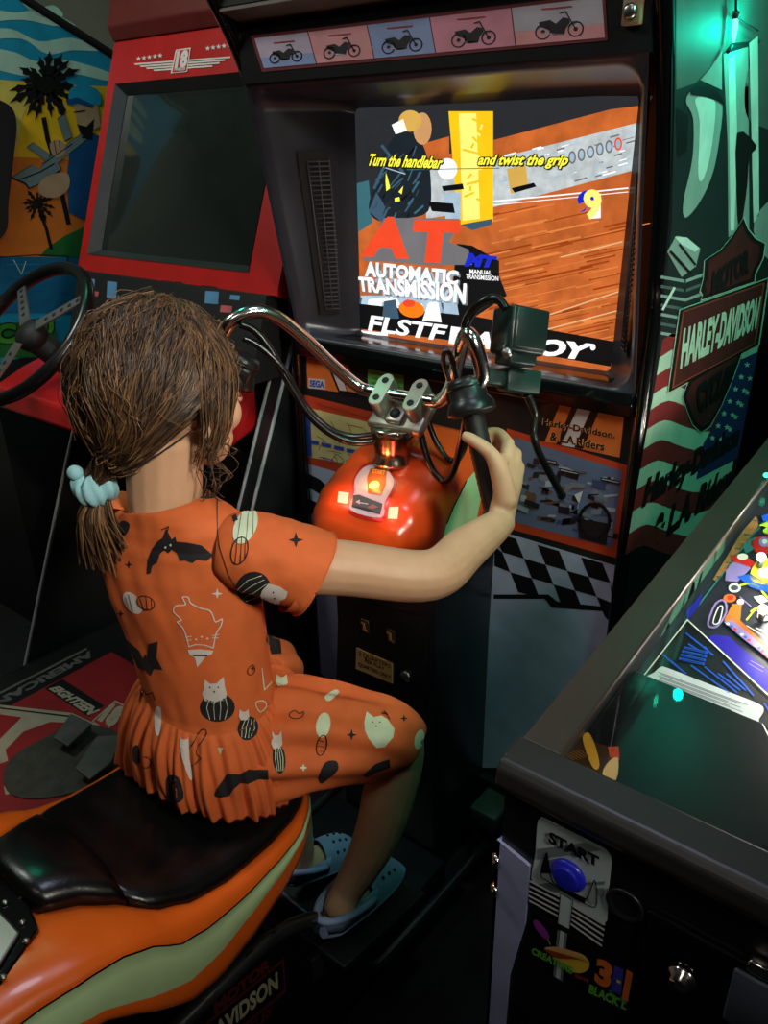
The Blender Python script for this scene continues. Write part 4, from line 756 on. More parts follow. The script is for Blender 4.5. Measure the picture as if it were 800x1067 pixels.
p0 = V((0, PF, .845)); pn2 = V((0, -.1, 1)).normalized(); pf = lambda k: (lambda p: PL(p, p0 + pn2 * .0005 * k, pn2)); PFP = lambda x, y, h=0: V((x, y, .845 + .1 * (y - PF))) + pn2 * h
b = MB(); b.add([PFP(PX0 + .018, .59, -.012), PFP(PX1 - .018, .59, -.012), PFP(PX1 - .018, 1.83, -.012), PFP(PX0 + .018, 1.83, -.012), PFP(PX0 + .018, .59), PFP(PX1 - .018, .59), PFP(PX1 - .018, 1.83), PFP(PX0 + .018, 1.83)], [(4, 5, 6, 7), (0, 1, 2, 3), (0, 1, 5, 4), (1, 2, 6, 5), (2, 3, 7, 6), (3, 0, 4, 7)], 0)
pc = [('pf_dark', (40, 42, 52)), ('pf_black', (20, 20, 26)), ('pf_card', (225, 232, 232)), ('pf_blue', (30, 90, 210)), ('pf_purple', (44, 30, 170)), ('pf_orange', (238, 110, 40)), ('pf_red', (214, 40, 36)), ('pf_white', (236, 236, 220)), ('pf_yellow', (248, 226, 60)), ('pf_lime', (180, 225, 60)), ('pf_teal', (50, 130, 130)), ('pf_lav', (150, 130, 190)), ('pf_tan', (170, 120, 70)), ('pf_ink', (70, 74, 84))]
PC = [M(n, c, .35, var=.06) for n, c in pc]; q4 = crop(650, 480, 800 / 225.)
q4 = crop(650, 480, 534 / 150.)
b.art(q4([(65, 808), (235, 590), (534, 868), (700, 1000), (700, 1100), (520, 985)]), pf(1), 1)
b.art(q4(sp2([(75, 812), (112, 785), (135, 766), (165, 770), (330, 835), (490, 898), (518, 925), (500, 960), (488, 978), (300, 905), (150, 845)], 4)), pf(3), 2)
for i in range(9):
    x0, y0 = 128 + (i % 2) * 6, 784 + i * 7; b.line(q4([(x0, y0), (x0 + 330 - (i * 37) % 80, y0 + (330 - (i * 37) % 80) * .37)]), .5, pf(4), 13)
for a, c in (((230, 640), (330, 720)), ((240, 680), (290, 712)), ((145, 720), (205, 768)), ((160, 735), (230, 790)), ((250, 760), (390, 860)), ((300, 765), (420, 860)), ((368, 745), (480, 870)), ((350, 790), (430, 850)), ((520, 900), (560, 960)), ((380, 790), (450, 850)), ((300, 690), (325, 720))): b.line(q4([a, c]), 1.6, pf(3), 3)
for i in range(4): b.line(q4([(206 + i * 6, 735 - i * 14), (296 + i * 4, 754 - i * 14)]), 2.6, pf(4), 3); b.line(q4([(210 + i * 6, 737 - i * 14), (290 + i * 4, 752 - i * 14)]), .7, pf(5), 1)
b.line(q4([(65, 808), (235, 590), (534, 868)]), 1.4, pf(4), 7); b.line(q4([(235, 590), (420, 350), (534, 205)]), 1.2, pf(3), 10)
b.art(q4([(310, 655), (335, 645), (388, 652), (534, 780), (640, 880), (640, 950), (534, 862)]), pf(3), 4)
b.line(q4([(470, 742), (520, 768)]), .7, pf(4), 11); b.line(q4([(462, 752), (515, 782)]), .7, pf(4), 11)
b.art(q4([(402, 532), (436, 530), (430, 592), (534, 690), (600, 750), (600, 790), (480, 690), (372, 592)]), pf(5), 5); b.art(q4([(370, 598), (400, 590), (520, 690), (534, 730), (440, 660)]), pf(6), 11)
for i in range(12): b.art(q4(ell(385 + i * 13, 605 + i * 10, 7, 5)), pf(7), [7, 3, 6, 11][i % 4])
b.line(q4(sp2([(312, 600), (340, 530), (372, 520), (380, 560), (350, 610), (325, 618)], 3)), 2, pf(5), 11, True); b.line(q4(sp2([(330, 600), (350, 545), (366, 545), (352, 600)], 3)), 1.2, pf(5), 7, True); b.art(q4(ell(392, 510, 24, 15)), pf(5), 5); b.art(q4(ell(395, 508, 12, 8)), pf(6), 6)
b.art(q4(ell(410, 472, 23, 17)), pf(4), 7); b.art(q4(ell(410, 472, 15, 10)), pf(5), 13); b.art(q4(ell(432, 524, 13, 10)), pf(5), 7)
b.line(q4(sp2([(432, 462), (470, 455), (500, 470), (534, 510), (600, 560)], 3, False)), 2, pf(5), 9); b.line(q4([(455, 590), (492, 545), (470, 560)]), 1.6, pf(5), 9); b.line(q4([(455, 612), (600, 700)]), .8, pf(5), 7); b.art(q4([(480, 505), (512, 500), (534, 520), (505, 532)]), pf(5), 7); b.art(q4(ell(520, 575, 26, 20)), pf(5), 7); b.art(q4(ell(524, 570, 14, 10)), pf(6), 13); b.line(q4([(430, 505), (470, 540)]), .9, pf(5), 11); b.line(q4([(490, 620), (534, 640)]), 1, pf(5), 7)
b.art(q4([(330, 440), (440, 260), (490, 205), (500, 240), (420, 350), (345, 450)]), pf(2), 12); 
for i in range(9): b.line(q4([(345 + i * 17, 430 - i * 26), (365 + i * 17, 432 - i * 26)]), 1.2, pf(4), 5 if i % 2 else 13)
b.art(q4([(380, 395), (440, 350), (470, 400), (420, 450), (375, 445)]), pf(3), 11); b.art(q4([(402, 352), (440, 345), (490, 380), (470, 395), (400, 370)]), pf(5), 6); b.art(q4(ell(440, 356, 20, 12)), pf(6), 7); b.art(q4(sp2([(470, 300), (520, 280), (600, 300), (600, 350), (520, 345), (490, 340)], 4)), pf(4), 6); b.art(q4(ell(520, 302, 20, 18)), pf(5), 11); b.art(q4(ell(522, 300, 10, 9)), pf(6), 7)
b.art(q4(sp2([(470, 440), (480, 390), (520, 360), (600, 380), (600, 460), (530, 462)], 4)), pf(5), 8); b.art(q4(ell(525, 415, 30, 22)), pf(6), 7); b.art(q4([(420, 430), (470, 420), (560, 470), (540, 490), (470, 470)]), pf(5), 3); b.art(q4([(500, 240), (540, 250), (600, 290), (600, 270), (534, 225)]), pf(5), 9); b.art(q4(ell(545, 260, 30, 14)), pf(4), 9); b.art(q4([(510, 205), (560, 190), (560, 235), (515, 225)]), pf(5), 3); b.art(q4([(440, 310), (490, 280), (480, 330), (450, 345)]), pf(4), 10)
b.art(q4([(230, 560), (268, 515), (290, 490), (280, 540), (240, 590)]), pf(3), 4)
rr = random.Random(11)
for i in range(110):                                            # printed inserts on the rest of the board
    x = rr.uniform(-.1, .2); y = rr.uniform(1.0, 1.75); r_ = rr.uniform(.008, .025); a = rr.uniform(0, 6.28); n_ = rr.choice([3, 4, 5, 12]); b.add([PFP(x + r_ * math.cos(a + 6.2832 * k / n_), y + r_ * 1.3 * math.sin(a + 6.2832 * k / n_), .004 + .00002 * i) for k in range(n_)], [tuple(range(n_))], rr.choice([3, 4, 5, 6, 7, 8, 9, 10, 11]))
play = b.build('playfield', PC, pb_, False)
b = MB(); b.prism([PFP(PX0 + .02, .588, .002), PFP(PX1 - .02, .588, .002), PFP(PX1 - .02, .80, .004), PFP(-.02, .70, .004), PFP(-.12, .845, .004), PFP(PX0 + .02, .852, .004)], pn2 * .008, 0, .001); b.build('apron', M('apron_black', (18, 22, 24), .3), play)
b = MB(); ap = lambda k: (lambda p: PL(p, p0 + pn2 * (.0135 + .0004 * k), pn2)); l6 = crop(500, 767, 800 / 300)
b.art(l6([(222, 50), (250, -20), (330, 20), (392, 40), (372, 125), (300, 90)]), ap(0), 0); b.art(l6(sp2([(285, 5), (300, -10), (318, 20), (332, 80), (318, 92), (300, 60)], 4)), ap(2), 1); b.art(l6([(355, 30), (385, 28), (388, 66), (362, 60)]), ap(2), 2); b.art(l6(sp2([(340, 105), (360, 68), (384, 62), (378, 122)], 3)), ap(3), 3)
for i in range(6): b.line(l6([(232 + i * 9, 48 - i * 2), (262 + i * 8, 66 - i * 2)]), 1, ap(2), 4)
b.build('apron_art', [M('apron_brown', (60, 40, 20), .4), M('bun_yellow', (210, 160, 50), .4), M('sauce_red', (190, 60, 20), .4), M('bun_cream', (220, 180, 110), .4), M('bun_tan', (140, 100, 40), .4)], play)
b = MB(); IN = PX0 + .0186; fi = lambda k: (lambda p: PX(p, IN + .0004 * k)); b.add([(IN, .60, zt(.6) - .09), (IN, .60, zt(.6) - .015), (IN, 1.8, zt(1.8) - .015), (IN, 1.8, zt(1.8) - .09)], [(0, 1, 2, 3)], 0)
for q in ([(150, 640), (215, 480), (225, 520), (190, 600)], [(230, 540), (280, 380), (290, 420), (260, 520)], [(270, 470), (320, 330), (335, 370), (300, 460)], [(330, 420), (365, 250), (375, 300), (350, 400)], [(120, 700), (160, 600), (170, 640)], [(200, 590), (250, 440), (262, 480), (225, 580)]): b.art(q4(sp2(q, 3)), fi(1), 1)
b.build('inner_side_reflection', [M('inner_teal_black', (22, 32, 32), .3), M('leaf_reflection_green', (60, 104, 84), .3)], pb_, False)  # green leaf shapes are a reflection painted onto the dark inner wall
for x, y, h in [(-.12, 1.05, .016), (-.15, 1.12, .03), (-.07, 1.22, .03), (-.19, 1.3, .03), (.02, 1.35, .03), (-.10, 1.42, .03)]:
    b = MB(); r_ = .009 if h < .02 else .03
    if h < .02: b.lathe([(.001, 0), (r_ * .6, 0), (r_ * .55, h), (r_, h + .001), (r_ * .9, h + .006), (.001, h + .007)], PFP(x, y, .004), pn2, 16)
    else: b.lathe([(.001, 0), (r_ * .8, 0), (r_ * .75, h), (r_, h + .002), (r_ * .95, h + .01), (r_ * .4, h + .016), (.001, h + .017)], PFP(x, y, .004), pn2, 24)
    b.build('post' if h < .02 else 'bumper_cap', PC[[5, 6, 8, 9, 3, 6][[.12, .15, .07, .19, .02, .10].index(abs(x))]], play)
for x, sx in ((-.06, 1), (.10, -1)):
    b = MB(); b.prism([PFP(x + sx * q, y, .012) for q, y in [(0, .885), (.004, .874), (.055, .855), (.060, .862), (.012, .897)]], pn2 * .014, 0, .003); b.build('flipper', white, play)
for x, y in ((-.18, 1.05), (-.06, 1.1), (-.14, 1.28), (.06, 1.2), (-.22, 1.18), (-.05, .98)):
    b = MB(); b.ball(PFP(x, y, .022), .007, None, 0, 12, 8); b.lathe([(.004, 0), (.005, .016)], PFP(x, y, 0.004), pn2, 10, 1); b.build('playfield_bulb', [M('bulb_white', (255, 240, 205), .4, emit=9, var=.02), steel], play)
for x, y, e in ((-.16, 1.10, 2.0), (-.05, 1.15, 2.0), (-.09, .97, 1.1), (.08, 1.3, 1.8), (-.15, 1.35, 1.8)):
    l = bpy.data.lights.new('playfield_lamp', 'POINT'); l.energy = e; l.color = (1, .93, .82); l.shadow_soft_size = .02; lo = bpy.data.objects.new('playfield_lamp', l); lo.location = PFP(x, y, .045); COL.objects.link(lo)
# front of the pinball cabinet
ff = lambda k: (lambda p: PY(p, PF - .0006 - .0005 * k)); s5 = crop(540, 840, 611 / 130.)
b = MB(); b.prism([ff(0)(p) for p in s5(sp2([(95, 85), (105, 62), (130, 58), (260, 125), (400, 195), (440, 225), (455, 270), (440, 420), (418, 580), (250, 490), (75, 388), (85, 230)], 4))], (0, -.001, 0), 0)
b.art(s5([(95, 210), (180, 200), (330, 178), (405, 215), (290, 235), (92, 262)]), ff(4), 1); b.art(s5([(338, 375), (425, 368), (420, 385), (338, 388)]), ff(4), 1); b.art(s5([(380, 405), (418, 400), (415, 440), (375, 442)]), ff(4), 1); b.art(s5([(85, 385), (165, 372), (215, 400), (200, 425), (90, 400)]), ff(4), 1)
b.text('START', [ff(6)(p) for p in s5([(150, 122), (396, 248), (392, 302), (146, 178)])], m=2, bold=.05)
fin = lambda q: sp2(q, 4)
b.art(s5([(138, 225), (160, 330), (108, 328), (112, 300)]), ff(5), 2); b.line(s5(fin([(138, 228), (108, 335), (140, 365), (240, 430), (340, 485), (375, 492), (385, 450), (372, 362), (330, 455), (250, 420), (170, 372), (150, 300)])), 1.0, ff(6), 2, True); b.art(s5([(165, 372), (200, 385), (260, 418), (330, 452), (322, 480), (240, 432)]), ff(5), 2); b.art(s5([(372, 365), (384, 440), (380, 488), (350, 470), (340, 455)]), ff(5), 3)
for i in range(5):
    b.art(s5([(55 - i * 2 + (6 if i > 3 else 0), 362 + i * 24), (205, 440 + i * 25), (205, 449 + i * 25), (55 - i * 2 + (6 if i > 3 else 0), 371 + i * 24)]), ff(7), 4); b.art(s5([(255, 475 + i * 24), (425 - i * 4, 575 + i * 26), (425 - i * 4, 586 + i * 26), (255, 485 + i * 24)]), ff(7), 4)
    if i < 4: b.art(s5([(60, 374 + i * 24), (205, 450 + i * 25), (205, 464 + i * 25), (62, 386 + i * 24)]), ff(6), 2); b.art(s5([(255, 487 + i * 24), (420, 588 + i * 26), (418, 600 + i * 26), (255, 498 + i * 24)]), ff(6), 2)
b.art(s5([(207, 425), (266, 460), (250, 605), (192, 575)]), ff(8), 0); b.line(s5([(207, 425), (266, 460), (250, 605), (192, 575)]), .8, ff(9), 2, True); b.art(s5([(80, 500), (260, 600), (405, 690), (340, 690), (230, 630), (95, 540)]), ff(5), 2)
b.art(s5([(192, 600), (240, 625), (215, 860), (170, 832)]), ff(5), 1); b.art(s5([(205, 608), (226, 620), (203, 848), (182, 838)]), ff(6), 0)
lbl(b.build('start_plate', [M('plate_pale', (188, 204, 206), .4), M('plate_grey', (112, 124, 126), .4), stK, M('plate_midgrey', (150, 160, 162), .4), M('plate_white', (206, 210, 206), .4)], pb_), 'pale plate lettered START')
b = MB(); c0 = ff(2)(s5([(247, 332)])[0]); b.lathe([(.001, 0), (.0185, 0), (.019, .003), (.0165, .006), (.0135, .006), (.0135, .009), (.012, .0095), (.001, .0085)], c0, (0, -1, 0), 32); lbl(b.build('start_button', M('button_blue', (34, 40, 190), .3), pb_), 'round blue start button')
b = MB()
b.art(s5(sp2([(72, 565), (95, 560), (138, 610), (152, 645), (130, 650), (92, 610)], 4)), ff(5), 0); b.line(s5([(140, 645), (156, 678)]), 1.2, ff(5), 5)
b.art(s5(sp2([(128, 695), (170, 692), (300, 720), (345, 760), (340, 800), (300, 818), (240, 800), (150, 720)], 4)), ff(7), 1); b.art(s5(sp2([(128, 700), (200, 720), (290, 745), (345, 770), (290, 752), (190, 745), (150, 722)], 4)), ff(8), 2); b.art(s5(sp2([(130, 695), (190, 690), (300, 722), (340, 755), (280, 735), (180, 712)], 4)), ff(8), 6)
for st, q in (('CREATURE', [(68, 690), (270, 790), (262, 825), (62, 722)]), ('FROM THE', [(278, 820), (345, 850), (343, 866), (276, 838)]), ('BLACK L', [(350, 870), (535, 960), (525, 1000), (342, 915)])): b.text(st, [ff(9)(p) for p in s5(q)], m=3 if st != 'FROM THE' else 2, bold=.05)
b.text('3', [ff(9)(p) for p in s5([(385, 740), (470, 775), (445, 905), (370, 860)])], m=4, bold=.06); b.art(s5([(470, 780), (515, 800), (500, 950), (450, 905)]), ff(8), 7); b.text('-', [ff(10)(p) for p in s5([(482, 848), (502, 858), (500, 872), (480, 862)])], m=1, bold=.02); b.text('1', [ff(9)(p) for p in s5([(530, 800), (560, 818), (535, 960), (505, 945)])], m=4, bold=.08); b.art(s5([(440, 900), (480, 915), (530, 950), (528, 975), (460, 930)]), ff(8), 8)
lbl(b.build('title_decal', [M('ice_purple', (140, 52, 150), .4), M('bun_gold', (222, 186, 60), .4), M('sausage_red', (150, 60, 40), .4), M('title_green', (96, 180, 60), .4), M('title_orange', (220, 110, 50), .4), M('stick_tan', (160, 140, 70), .4), M('bun_light', (220, 170, 100), .4), M('title_blue', (60, 60, 170), .4), M('title_teal', (50, 140, 90), .4)], pb_), 'colourful title decal with an ice lolly and a hot dog')
b = MB(); c0 = ff(1)(s5([(525, 480)])[0]); b.lathe([(.013, 0), (.019, 0), (.0195, .003), (.016, .004), (.0135, .001)], c0, (0, -1, 0), 28); b.build('blank_button_ring', M('ring_black', (28, 28, 32), .35), pb_)
b = MB(); b.prism([(-.14, PF - .0005, .84), (.19, PF - .0005, .84), (.19, PF - .0005, .50), (-.14, PF - .0005, .50)], (0, -.005, 0), 0, .003); cd = b.build('coin_door', gloss, pb_)
b = MB(); c0 = PY((711, 1018), PF - .006); b.lathe([(.001, 0), (.014, 0), (.014, .004), (.009, .006), (.009, .012), (.001, .013)], c0, (0, -1, 0), 22); b.build('door_lock', chrome, cd)
b = MB(); c0 = PY((792, 1008), PF - .006); b.box(c0, (.02, .012, .014), None, .003); b.box(PY((795, 1055), PF - .006), (.06, .006, .07), None, .003, 1); b.build('coin_return', [chrome, M('return_grey', (70, 76, 88), .4)], cd)
legm = M('leg_lavender_white', (150, 156, 196), .4)
def leg(x, y, sx, sy, ztop):
    b = MB(); t = .004; w = .036
    b.prism([(x - sx * t, y - sy * t, ztop), (x + sx * w, y - sy * t, ztop - .012), (x + sx * w, y - sy * t, ztop - .10), (x + sx * w * .6, y - sy * t, ztop - .2), (x + sx * w * .55, y - sy * t, 0.02), (x - sx * t, y - sy * t, 0.02)], (0, sy * t, 0), 0)
    b.prism([(x - sx * t, y - sy * t, ztop), (x - sx * t, y + sy * w, ztop - .012), (x - sx * t, y + sy * w, ztop - .10), (x - sx * t, y + sy * w * .6, ztop - .2), (x - sx * t, y + sy * w * .55, 0.02), (x - sx * t, y - sy * t, 0.02)], (sx * t, 0, 0), 0)
    o = b.build('leg', legm, pb_)
    b = MB(); b.lathe([(.02, 0), (.022, .006), (.008, .02), (.006, .03)], (x + sx * .008, y + sy * .008, 0), (0, 0, 1), 16); b.build('leg_leveler', steel, o)
    for dz in (.03, .075):
        b = MB(); b.lathe([(.001, 0), (.008, 0), (.008, .004), (.005, .006), (.001, .006)], (x - sx * t * .5, y - sy * t * .5, ztop - dz), (-sx, -sy, 0), 14); b.build('leg_bolt', chrome, o)
leg(PX0, PF, 1, 1, .822); leg(PX1, PF, -1, 1, .822); leg(PX0, PBK, 1, -1, .9); leg(PX1, PBK, -1, -1, .9)
b = MB(); b.bx((-.34, 1.80, 1.06), (.30, 2.06, 1.90), .006); b.build('backbox', M('backbox_navy', (20, 24, 40), .4), pb_)
b = MB(); b.ball(PL((798, 497), (0, PF, .936), V((0, -.1, 1)).normalized()) + V((0, 0, .003)), (.005, .005, .004), None, 0, 12, 8); b.build('rail_light', M('green_dot', (60, 255, 190), .4, emit=3), pb_)
# ------------------------------------------------------------------ green string light by the side panel
led = thing('string_light', 'small green bulb glowing on a thin wire beside the painted cabinet side', 'light', PX((765, 40), XR + .012))
b = MB(); b.tube([PX((768, -40), XR + .012), PX((767, 14), XR + .012)], .0025, 8); b.tube(spline([PX((764, 12), XR + .012), PX((775, 22), XR + .0122), PX((790, 32), XR + .0125)], 4), .0012, 6); b.tube([PX((762, 48), XR + .012), PX((758, 54), XR + .012)], .003, 8); b.build('wire', matte, led)
b = MB(); b.tube([PX((767, 12), XR + .012), PX((766, 20), XR + .012)], .005, 12); b.build('bulb_socket', matte, led)
b = MB(); b.tube(spline([PX((766, 20), XR + .012), PX((765.5, 30), XR + .012), PX((764, 44), XR + .012)], 4), [.0035, .0045, .002], 12); b.build('bulb', M('green_bulb', (60, 255, 200), .4, emit=7, var=.02), led)
# ------------------------------------------------------------------ the girl
girl = thing('person', 'child in an orange bat and cat print dress riding the game motorcycle, seen from behind', 'person', (-.85, .55, 0))
skin = M('skin', (208, 164, 128), .5, var=.05, scale=30, bump=.05, bscale=400)
def remesh(mb, voxel, smooth):
    me = bpy.data.meshes.new('tmp'); me.from_pydata([tuple(v) for v in mb.v], [], mb.f)
    bm = bmesh.new(); bm.from_mesh(me); bmesh.ops.recalc_face_normals(bm, faces=bm.faces[:]); bm.to_mesh(me); bm.free()
    o = bpy.data.objects.new('tmp', me); COL.objects.link(o)
    r = o.modifiers.new('r', 'REMESH'); r.mode = 'VOXEL'; r.voxel_size = voxel; r.use_smooth_shade = True
    s_ = o.modifiers.new('s', 'SMOOTH'); s_.factor = .5; s_.iterations = smooth
    dg = bpy.context.evaluated_depsgraph_get(); ev = o.evaluated_get(dg); m2 = bpy.data.meshes.new_from_object(ev)
    out = MB(); out.v = [v.co.copy() for v in m2.vertices]; out.f = [tuple(p.vertices) for p in m2.polygons]; out.m = [0] * len(out.f); out.sm = [True] * len(out.f)
    bpy.data.objects.remove(o); bpy.data.meshes.remove(me); bpy.data.meshes.remove(m2); return out
def limb(b, pts, rs, n=7, seg=16):
    P = spline(pts, n); k = len(P); R = []
    for i in range(k):
        t = i / n; j = min(int(t), len(rs) - 2); R.append(rs[j] + (rs[j + 1] - rs[j]) * (t - j))
    b.tube(P, R, seg); b.ball(P[0], R[0], None, 0, 16, 10); b.ball(P[-1], R[-1], None, 0, 16, 10)
fd = V((-.08, .99, 0)).normalized(); rd = V((fd.y, -fd.x, 0)); up = V((0, 0, 1)); HD = V((-.845, .612, 1.222))
RH = Matrix((rd, fd, up)).transposed()
hp = lambda r_, f_, u_: HD + rd * r_ + fd * f_ + up * u_
SR, ER, WR_ = V((-.718, .628, .998)), V((-.556, .79, .958)), PD(521, 545, 1.205)
b = MB()
# torso, neck, head
limb(b, [(-.82, .60, .665), (-.823, .597, .74), (-.832, .597, .84), (-.842, .594, .94), (-.85, .59, .98)], [.074, .068, .068, .07, .055])
b.ball((-.845, .595, .985), (.09, .05, .038), Matrix.Rotation(.2, 3, 'Z')); b.ball((-.82, .60, .655), (.105, .078, .06))
limb(b, [(-.852, .586, .99), (-.853, .588, 1.07), (-.85, .598, 1.15)], [.052, .050, .052])
b.ball(hp(0, -.008, .012), (.073, .088, .088), RH); b.ball(hp(0, .03, -.045), (.06, .058, .07), RH); b.ball(hp(0, .052, -.100), (.034, .03, .026), RH); b.ball(hp(0, .035, -.08), (.055, .047, .034), RH)
for s_ in (1, -1): b.ball(hp(s_ * .036, .055, -.045), (.027, .024, .028), RH); b.ball(hp(s_ * .073, -.012, -.03), (.009, .018, .028), RH @ Matrix.Rotation(s_ * .35, 3, 'Z')); b.ball(hp(s_ * .03, .07, .0), (.022, .014, .01), RH)
limb(b, [hp(0, .086, -.008), hp(0, .098, -.035)], [.007, .0105]); b.ball(hp(.01, .09, -.037), .007); b.ball(hp(-.01, .09, -.037), .007); b.ball(hp(0, .079, -.068), (.019, .009, .006), RH); b.ball(hp(0, .078, -.076), (.016, .009, .006), RH)
# right arm and the hand round the grip
limb(b, [V((-.78, .61, .99)), SR, SR.lerp(ER, .5), ER, ER.lerp(WR_, .5), WR_], [.045, .041, .0385, .036, .033, .0225])
knk = [PD(529, 462, 1.228), PD(537, 473, 1.236), PD(540, 487, 1.238), PD(538, 501, 1.234)]
palm = PD(532, 505, 1.215)
for k in knk: limb(b, [WR_, WR_.lerp(k, .55), k], [.021, .0145, .0105])
mid = [PD(519, 451, 1.256), PD(523, 462, 1.262), PD(525, 477, 1.264), PD(524, 492, 1.256)]; tip1 = [PD(503, 452, 1.262), PD(506, 464, 1.266), PD(507, 479, 1.266), PD(509, 494, 1.258)]; tip2 = [PD(494, 458, 1.248), PD(496, 469, 1.25), PD(498, 484, 1.249), PD(501, 498, 1.244)]
for k, a, c, d, r_ in zip(knk, mid, tip1, tip2, (.0088, .009, .0086, .0076)): limb(b, [k, a, c, d], [r_ + .0012, r_, r_ * .92, r_ * .78], 5, 12)
limb(b, [PD(527, 520, 1.2), PD(521, 493, 1.189), PD(512, 474, 1.182), PD(498, 462, 1.178), PD(486, 455, 1.182)], [.018, .0155, .0115, .0098, .0085], 6, 14); b.ball(PD(522, 480, 1.203), (.012, .012, .012))
# left arm to the other grip
lg0, lg1 = H(*LO(lt)), H(*LO(le)); lgm = lg0.lerp(lg1, .5); SL = V((-.935, .563, .995)); EL = V((-1.11, .72, .93)); WL_ = lgm + V((-.018, -.055, -.035))
limb(b, [V((-.89, .58, .99)), SL, SL.lerp(EL, .5), EL, EL.lerp(WL_, .5), WL_], [.045, .041, .0385, .036, .032, .0225])
ld = (lg1 - lg0).normalized()
for i in range(4):
    o_ = lg0.lerp(lg1, .22 + .17 * i); k = o_ + V((-.022, -.018, .008)); limb(b, [WL_, WL_.lerp(k, .6), k], [.02, .014, .0105]); limb(b, [k, o_ + V((-.022, .016, .006)), o_ + V((-.002, .027, 0)), o_ + V((.018, .016, -.002))], [.0095, .0088, .008, .007], 5, 12)
limb(b, [WL_, WL_ + V((.012, .01, .02)), lg0.lerp(lg1, .3) + V((.016, -.026, 0)), lg0.lerp(lg1, .12) + V((.026, -.008, 0))], [.018, .013, .01, .0085], 5, 12)
# legs
KR, AR = V((-.618, .787, .645)), V((-.662, .708, .345)); KL, AL = V((-.948, .838, .60)), V((-.886, .815, .205))
limb(b, [V((-.768, .61, .655)), V((-.69, .70, .658)), KR, V((-.622, .768, .52)), V((-.636, .742, .43)), AR], [.062, .054, .043, .043, .036, .026])
limb(b, [V((-.875, .61, .655)), V((-.92, .73, .64)), KL, V((-.942, .838, .47)), V((-.915, .828, .34)), AL], [.062, .054, .043, .043, .036, .026])
FR = [(V((-.668, .668, .292)), V((-.685, .86, .245))), (V((-.888, .785, .145)), V((-.855, .94, .112)))]
for (h_, t_), a_ in zip(FR, (AR, AL)): limb(b, [a_, h_.lerp(t_, .16) + V((0, 0, .022)), h_.lerp(t_, .55) + V((0, 0, .018)), h_.lerp(t_, .85) + V((0, 0, .012))], [.027, .028, .025, .017])
bodymb = remesh(b, .0034, 3)
for s_ in (1, -1):
    e = hp(s_ * .03, .072, -.014); bodymb.ball(e, (.012, .008, .0085), RH, 1, 14, 10); bodymb.ball(e + fd * .006, (.005, .0035, .005), RH, 2, 12, 8)
bodymb.ball(hp(0, .083, -.068), (.018, .007, .005), RH, 3, 14, 8)
body = bodymb.build('body', [skin, M('eye_white', (225, 222, 215), .3), M('eye_brown', (50, 32, 22), .2), M('lips', (196, 120, 104), .45)], girl)
# dress: bodice with sleeves
fabric = M('dress_orange', (214, 104, 48), .8, var=.06, scale=40, bump=.15, bscale=900)
p_blk, p_wht, p_line, p_mint = M('print_black', (26, 24, 28), .8), M('print_white', (214, 208, 200), .8), M('print_outline', (40, 26, 22), .8), M('print_mint', (206, 222, 190), .8)
DM = [fabric, p_blk, p_wht, p_line, p_mint]
BT = [(.705, -.833, .562, .113, .090), (.735, -.836, .566, .1055, .084), (.76, -.839, .567, .103, .081), (.80, -.844, .567, .1035, .082), (.87, -.852, .566, .108, .085), (.93, -.860, .564, .118, .086), (.97, -.865, .563, .125, .083), (1.0, -.867, .562, .126, .075), (1.02, -.868, .561, .121, .066), (1.034, -.867, .559, .102, .060), (1.044, -.868, .557, .080, .057), (1.052, -.868, .556, .061, .054)]
BT = [(t[0] + (.014 if t[0] > .99 else (.006 if t[0] > .96 else 0)), t[1] + .015, t[2] + .03, t[3], t[4]) for t in BT]
yw = .17; NT = 220
def bodring(z, grow_=0.):
    cx_, cy_, a, c = interp(BT, z); r = []
    for k in range(NT):
        t = 2 * math.pi * k / NT; ex, ey = (a + grow_) * math.copysign(abs(math.cos(t)) ** .92, math.cos(t)), (c + grow_) * math.copysign(abs(math.sin(t)) ** .92, math.sin(t))
        p = V((cx_ + ex * math.cos(yw) - ey * math.sin(yw), cy_ + ex * math.sin(yw) + ey * math.cos(yw), z + ((-.002 * math.sin(t) + .014 * math.cos(t)) if z > 1.03 else 0)))
        d = (p - V((cx_, cy_, z))).normalized(); w = .0035 * noise.noise(V((p.x * 14, p.y * 14, p.z * 9))) + .0022 * noise.noise(V((p.x * 40, p.y * 40, p.z * 16 + p.x * 20)))
        r.append(p + d * w)
    return r
dress_mb = MB(); zs = [.742 + (1.066 - .742) * i / 110 for i in range(111)]
dress_mb.loft([bodring(z) for z in zs] + [bodring(1.065, -.004), bodring(1.054, -.006)], 0, caps=False)
def sleeve(S_, E_, back):
    ax = (E_ - S_).normalized(); P = [S_ - ax * .055 + V((0, 0, .016)), S_ + ax * .0 + V((0, 0, .014)), S_.lerp(E_, .22) + V((0, 0, .004)), S_.lerp(E_, .41) + V((0, 0, -.010))]; P = spline(P, 14)
    u, w, _ = frame_of(ax); rings = []; n = len(P)
    for i, p in enumerate(P):
        t = i / (n - 1); r_ = .054 + .003 * t - .018 * max(0, 1 - t / .32) ** 2; ring_ = []
        for k in range(72):
            a = 2 * math.pi * k / 72; d = u * math.cos(a) + w * math.sin(a); q = p + d * r_ * (1 + .06 * math.cos(2 * a)) * (1 + .12 * t * max(0, -d.z)) - ax * (.024 * t * t * (1 - d.z))
            ring_.append(q + d * (.003 * noise.noise(q * 24) + .0015 * noise.noise(q * 55)))
        rings.append(ring_)
    rings.append([p + (P[-1] - p) * .06 - ax * .001 for p in rings[-1]]); rings.append([p - ax * .02 for p in rings[-1]])
    dress_mb.loft(rings, 0, caps=False)
    dress_mb.tube([rings[-3][k % 72] for k in range(73)], .0013, 6)
sleeve(SR, ER, 1); sleeve(SL, EL, 0)
